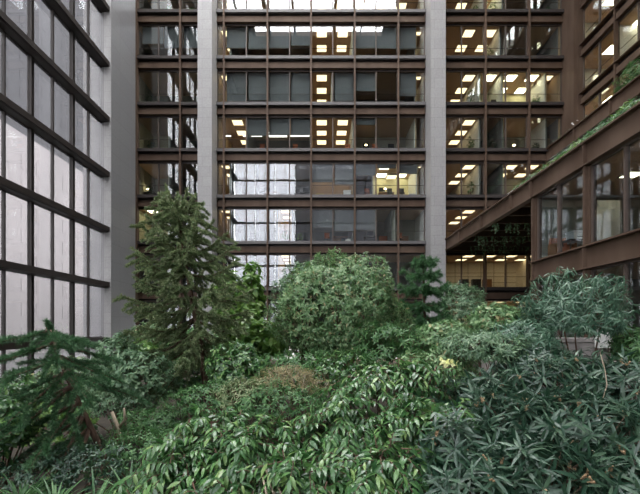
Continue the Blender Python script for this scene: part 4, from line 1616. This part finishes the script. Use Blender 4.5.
for i, (px, py, Y, rad, n_, lab) in enumerate(fr):
    c = at(px, py, Y)
    shrub('rosette_shrub', lab, 'shrub', (c.x, c.y, c.z - rad[2] * .4), rad, int(n_ * .82), 'rosette', 'blue_green', .25, .043, k=13, seed=800 + i, shape='lance', droop=.22, nst=16, zmin=-.35, r0=.03, curl=.3, amp=.3,
          up=.30, tilt=(38, 90), buds=True, shell=.5)

# pale bare stem among the rosette shrubs
a = [at(603, 398, 4.7), at(607, 385, 4.75), at(605, 370, 4.8), at(600, 352, 4.9)]
r = empty('bare_branch', a[0])
MB().tube(a, [.006, .008, .007, .005], 6).build('stem', 'pale_bark', r, True)
f2 = Foliage()
rosettes(f2, np.random.RandomState(3), np.array([list(a[-1])]), np.array([[0, 0, 1.]]), 11, .22, .035, 'lance', tilt=(30, 85))
f2.build('foliage', 'blue_green', r)
tag(r, 'pale curved bare stem rising among the dark rosette shrubs at right', 'plant')

# yellow leaved plant
c = at(450, 365, 6.4)
r = shrub('yellow_plant', 'small plant with pale yellow leaves between glossy bush and rosette shrubs', 'plant', (c.x, c.y, c.z), (.12, .1, .14), 5, 'rosette', 'yellow_leaf', .10, .065, k=3, seed=91, shape='oval', nst=5, r0=.012, zmin=0)

# low plants at the lower left
for i, (px, py, Y) in enumerate([(20, 485, 5.6), (55, 492, 5.2), (95, 488, 5.0), (130, 482, 5.2), (150, 492, 4.8), (12, 455, 6.6), (45, 455, 7.0)]):
    c = at(px, py, Y)
    z = max(gz(Y), c.z - .25)
    strap_clump('strap_plant', 'clump of arching strap leaves at the lower left, %s from the picture edge' % ['first', 'third', 'fifth', 'sixth', 'seventh', 'second', 'fourth'][i], 'plant', (c.x, c.y, z), 46, .48, .028,
                'fern_green', 900 + i, group='strap leaved plants at the lower left')
for i, (px, Y) in enumerate([(170, 6.8), (120, 8.6), (60, 8.2), (90, 6.0), (200, 7.6)]):
    X = (px - 321) / F * Y
    fern('fern', 'green fern on the garden floor at the lower left, %s' % ['below the glossy bush', 'behind the leaning trunk', 'under the drooping branches', 'near the bottom edge', 'under the big conifer'][i], (X, Y, gz(Y)), 13, .7, 950 + i, group='ferns on the garden floor')
# fallen light trunks near the leaning conifer
a = [at(122, 445, 8.2), at(117, 425, 8.3), at(112, 412, 8.4)]
r = empty('stump', a[0])
MB().tube([a[0], a[1], a[2]], [.05, .04, .03], 8).tube([a[1] + Vector((0, 0, -.1)), at(125, 420, 8.3), at(124, 408, 8.3)], [.04, .03, .02], 8).build('trunk', 'pale_bark', r, True)
tag(r, 'short pale brown forked trunk right of the leaning conifer', 'tree trunk')
# bare stems, bottom centre
r = empty('bare_shrub', at(276, 500, 3.9) - Vector((0, 0, .6)))
for i, (p0, p1) in enumerate([((268, 500), (262, 474)), ((276, 500), (266, 470)), ((283, 498), (274, 476))]):
    a, b = at(*p0, 3.9), at(*p1, 4.1)
    MB().tube([a - Vector((0, 0, 2.0)), a, b], [.016, .014, .010], 7).build('stem', 'pale_bark', r, True)
tag(r, 'three bare grey brown stems at the bottom edge below the glossy bushes', 'shrub')

# ------------------------------------------------------------------ outside
def building(name, label, x0, x1, y0, y1, h, m, axis, m2='street_dark'):
    r = empty(name, ((x0 + x1) / 2, (y0 + y1) / 2, 0))
    MB().box(x0, x1, y0, y1, 0, h).build('wall', m, r)
    w = MB()
    z = 2.0
    while z < h - 3:
        if axis == 'x':
            y = y0 + 1
            while y < y1 - 1.6:
                w.box(x1 - .02, x1 + .04, y, y + 1.3, z, z + 2.2)
                y += 3.2
        else:
            x = x0 + 1
            while x < x1 - 1.6:
                w.box(x, x + 1.3, y1 - .02, y1 + .04, z, z + 2.2)
                x += 3.0
        z += 3.8
    o = w.build('windows', m2, r)
    o['kind'] = 'stuff'
    tag(r, label, 'building')


building('street_building', 'pale grey building across the street, hazy behind the left glass wall', -60, -46, -2, 80, 34, 'street_stone', 'x', 'street_stone')
building('street_building', 'darker grey office tower rising behind the pale building, hazy behind the left glass wall', -78, -62, -20, 110, 110, 'street_grey', 'x', 'street_grey')
building('street_building', 'dark building behind the camera, reflected in the office windows', -6.5, 46, -46, -34, 62, 'street_dark', 'y', 'street_window')
for i, (x, y, s) in enumerate(((-13, -16, 5.5), (-5, -17, 5.0), (-20, -20, 6))):
    shrub('street_tree', 'street tree reflected in the lower office windows, %s' % ['middle one', 'right one', 'left one'][i], 'tree', (x, y, 7.5), (s * .7, s * .6, s * .8), 500, 'rosette', 'small_green', .5, .25, k=5, seed=990 + i,
          base=(x, y, 0), nst=10, r0=.2)
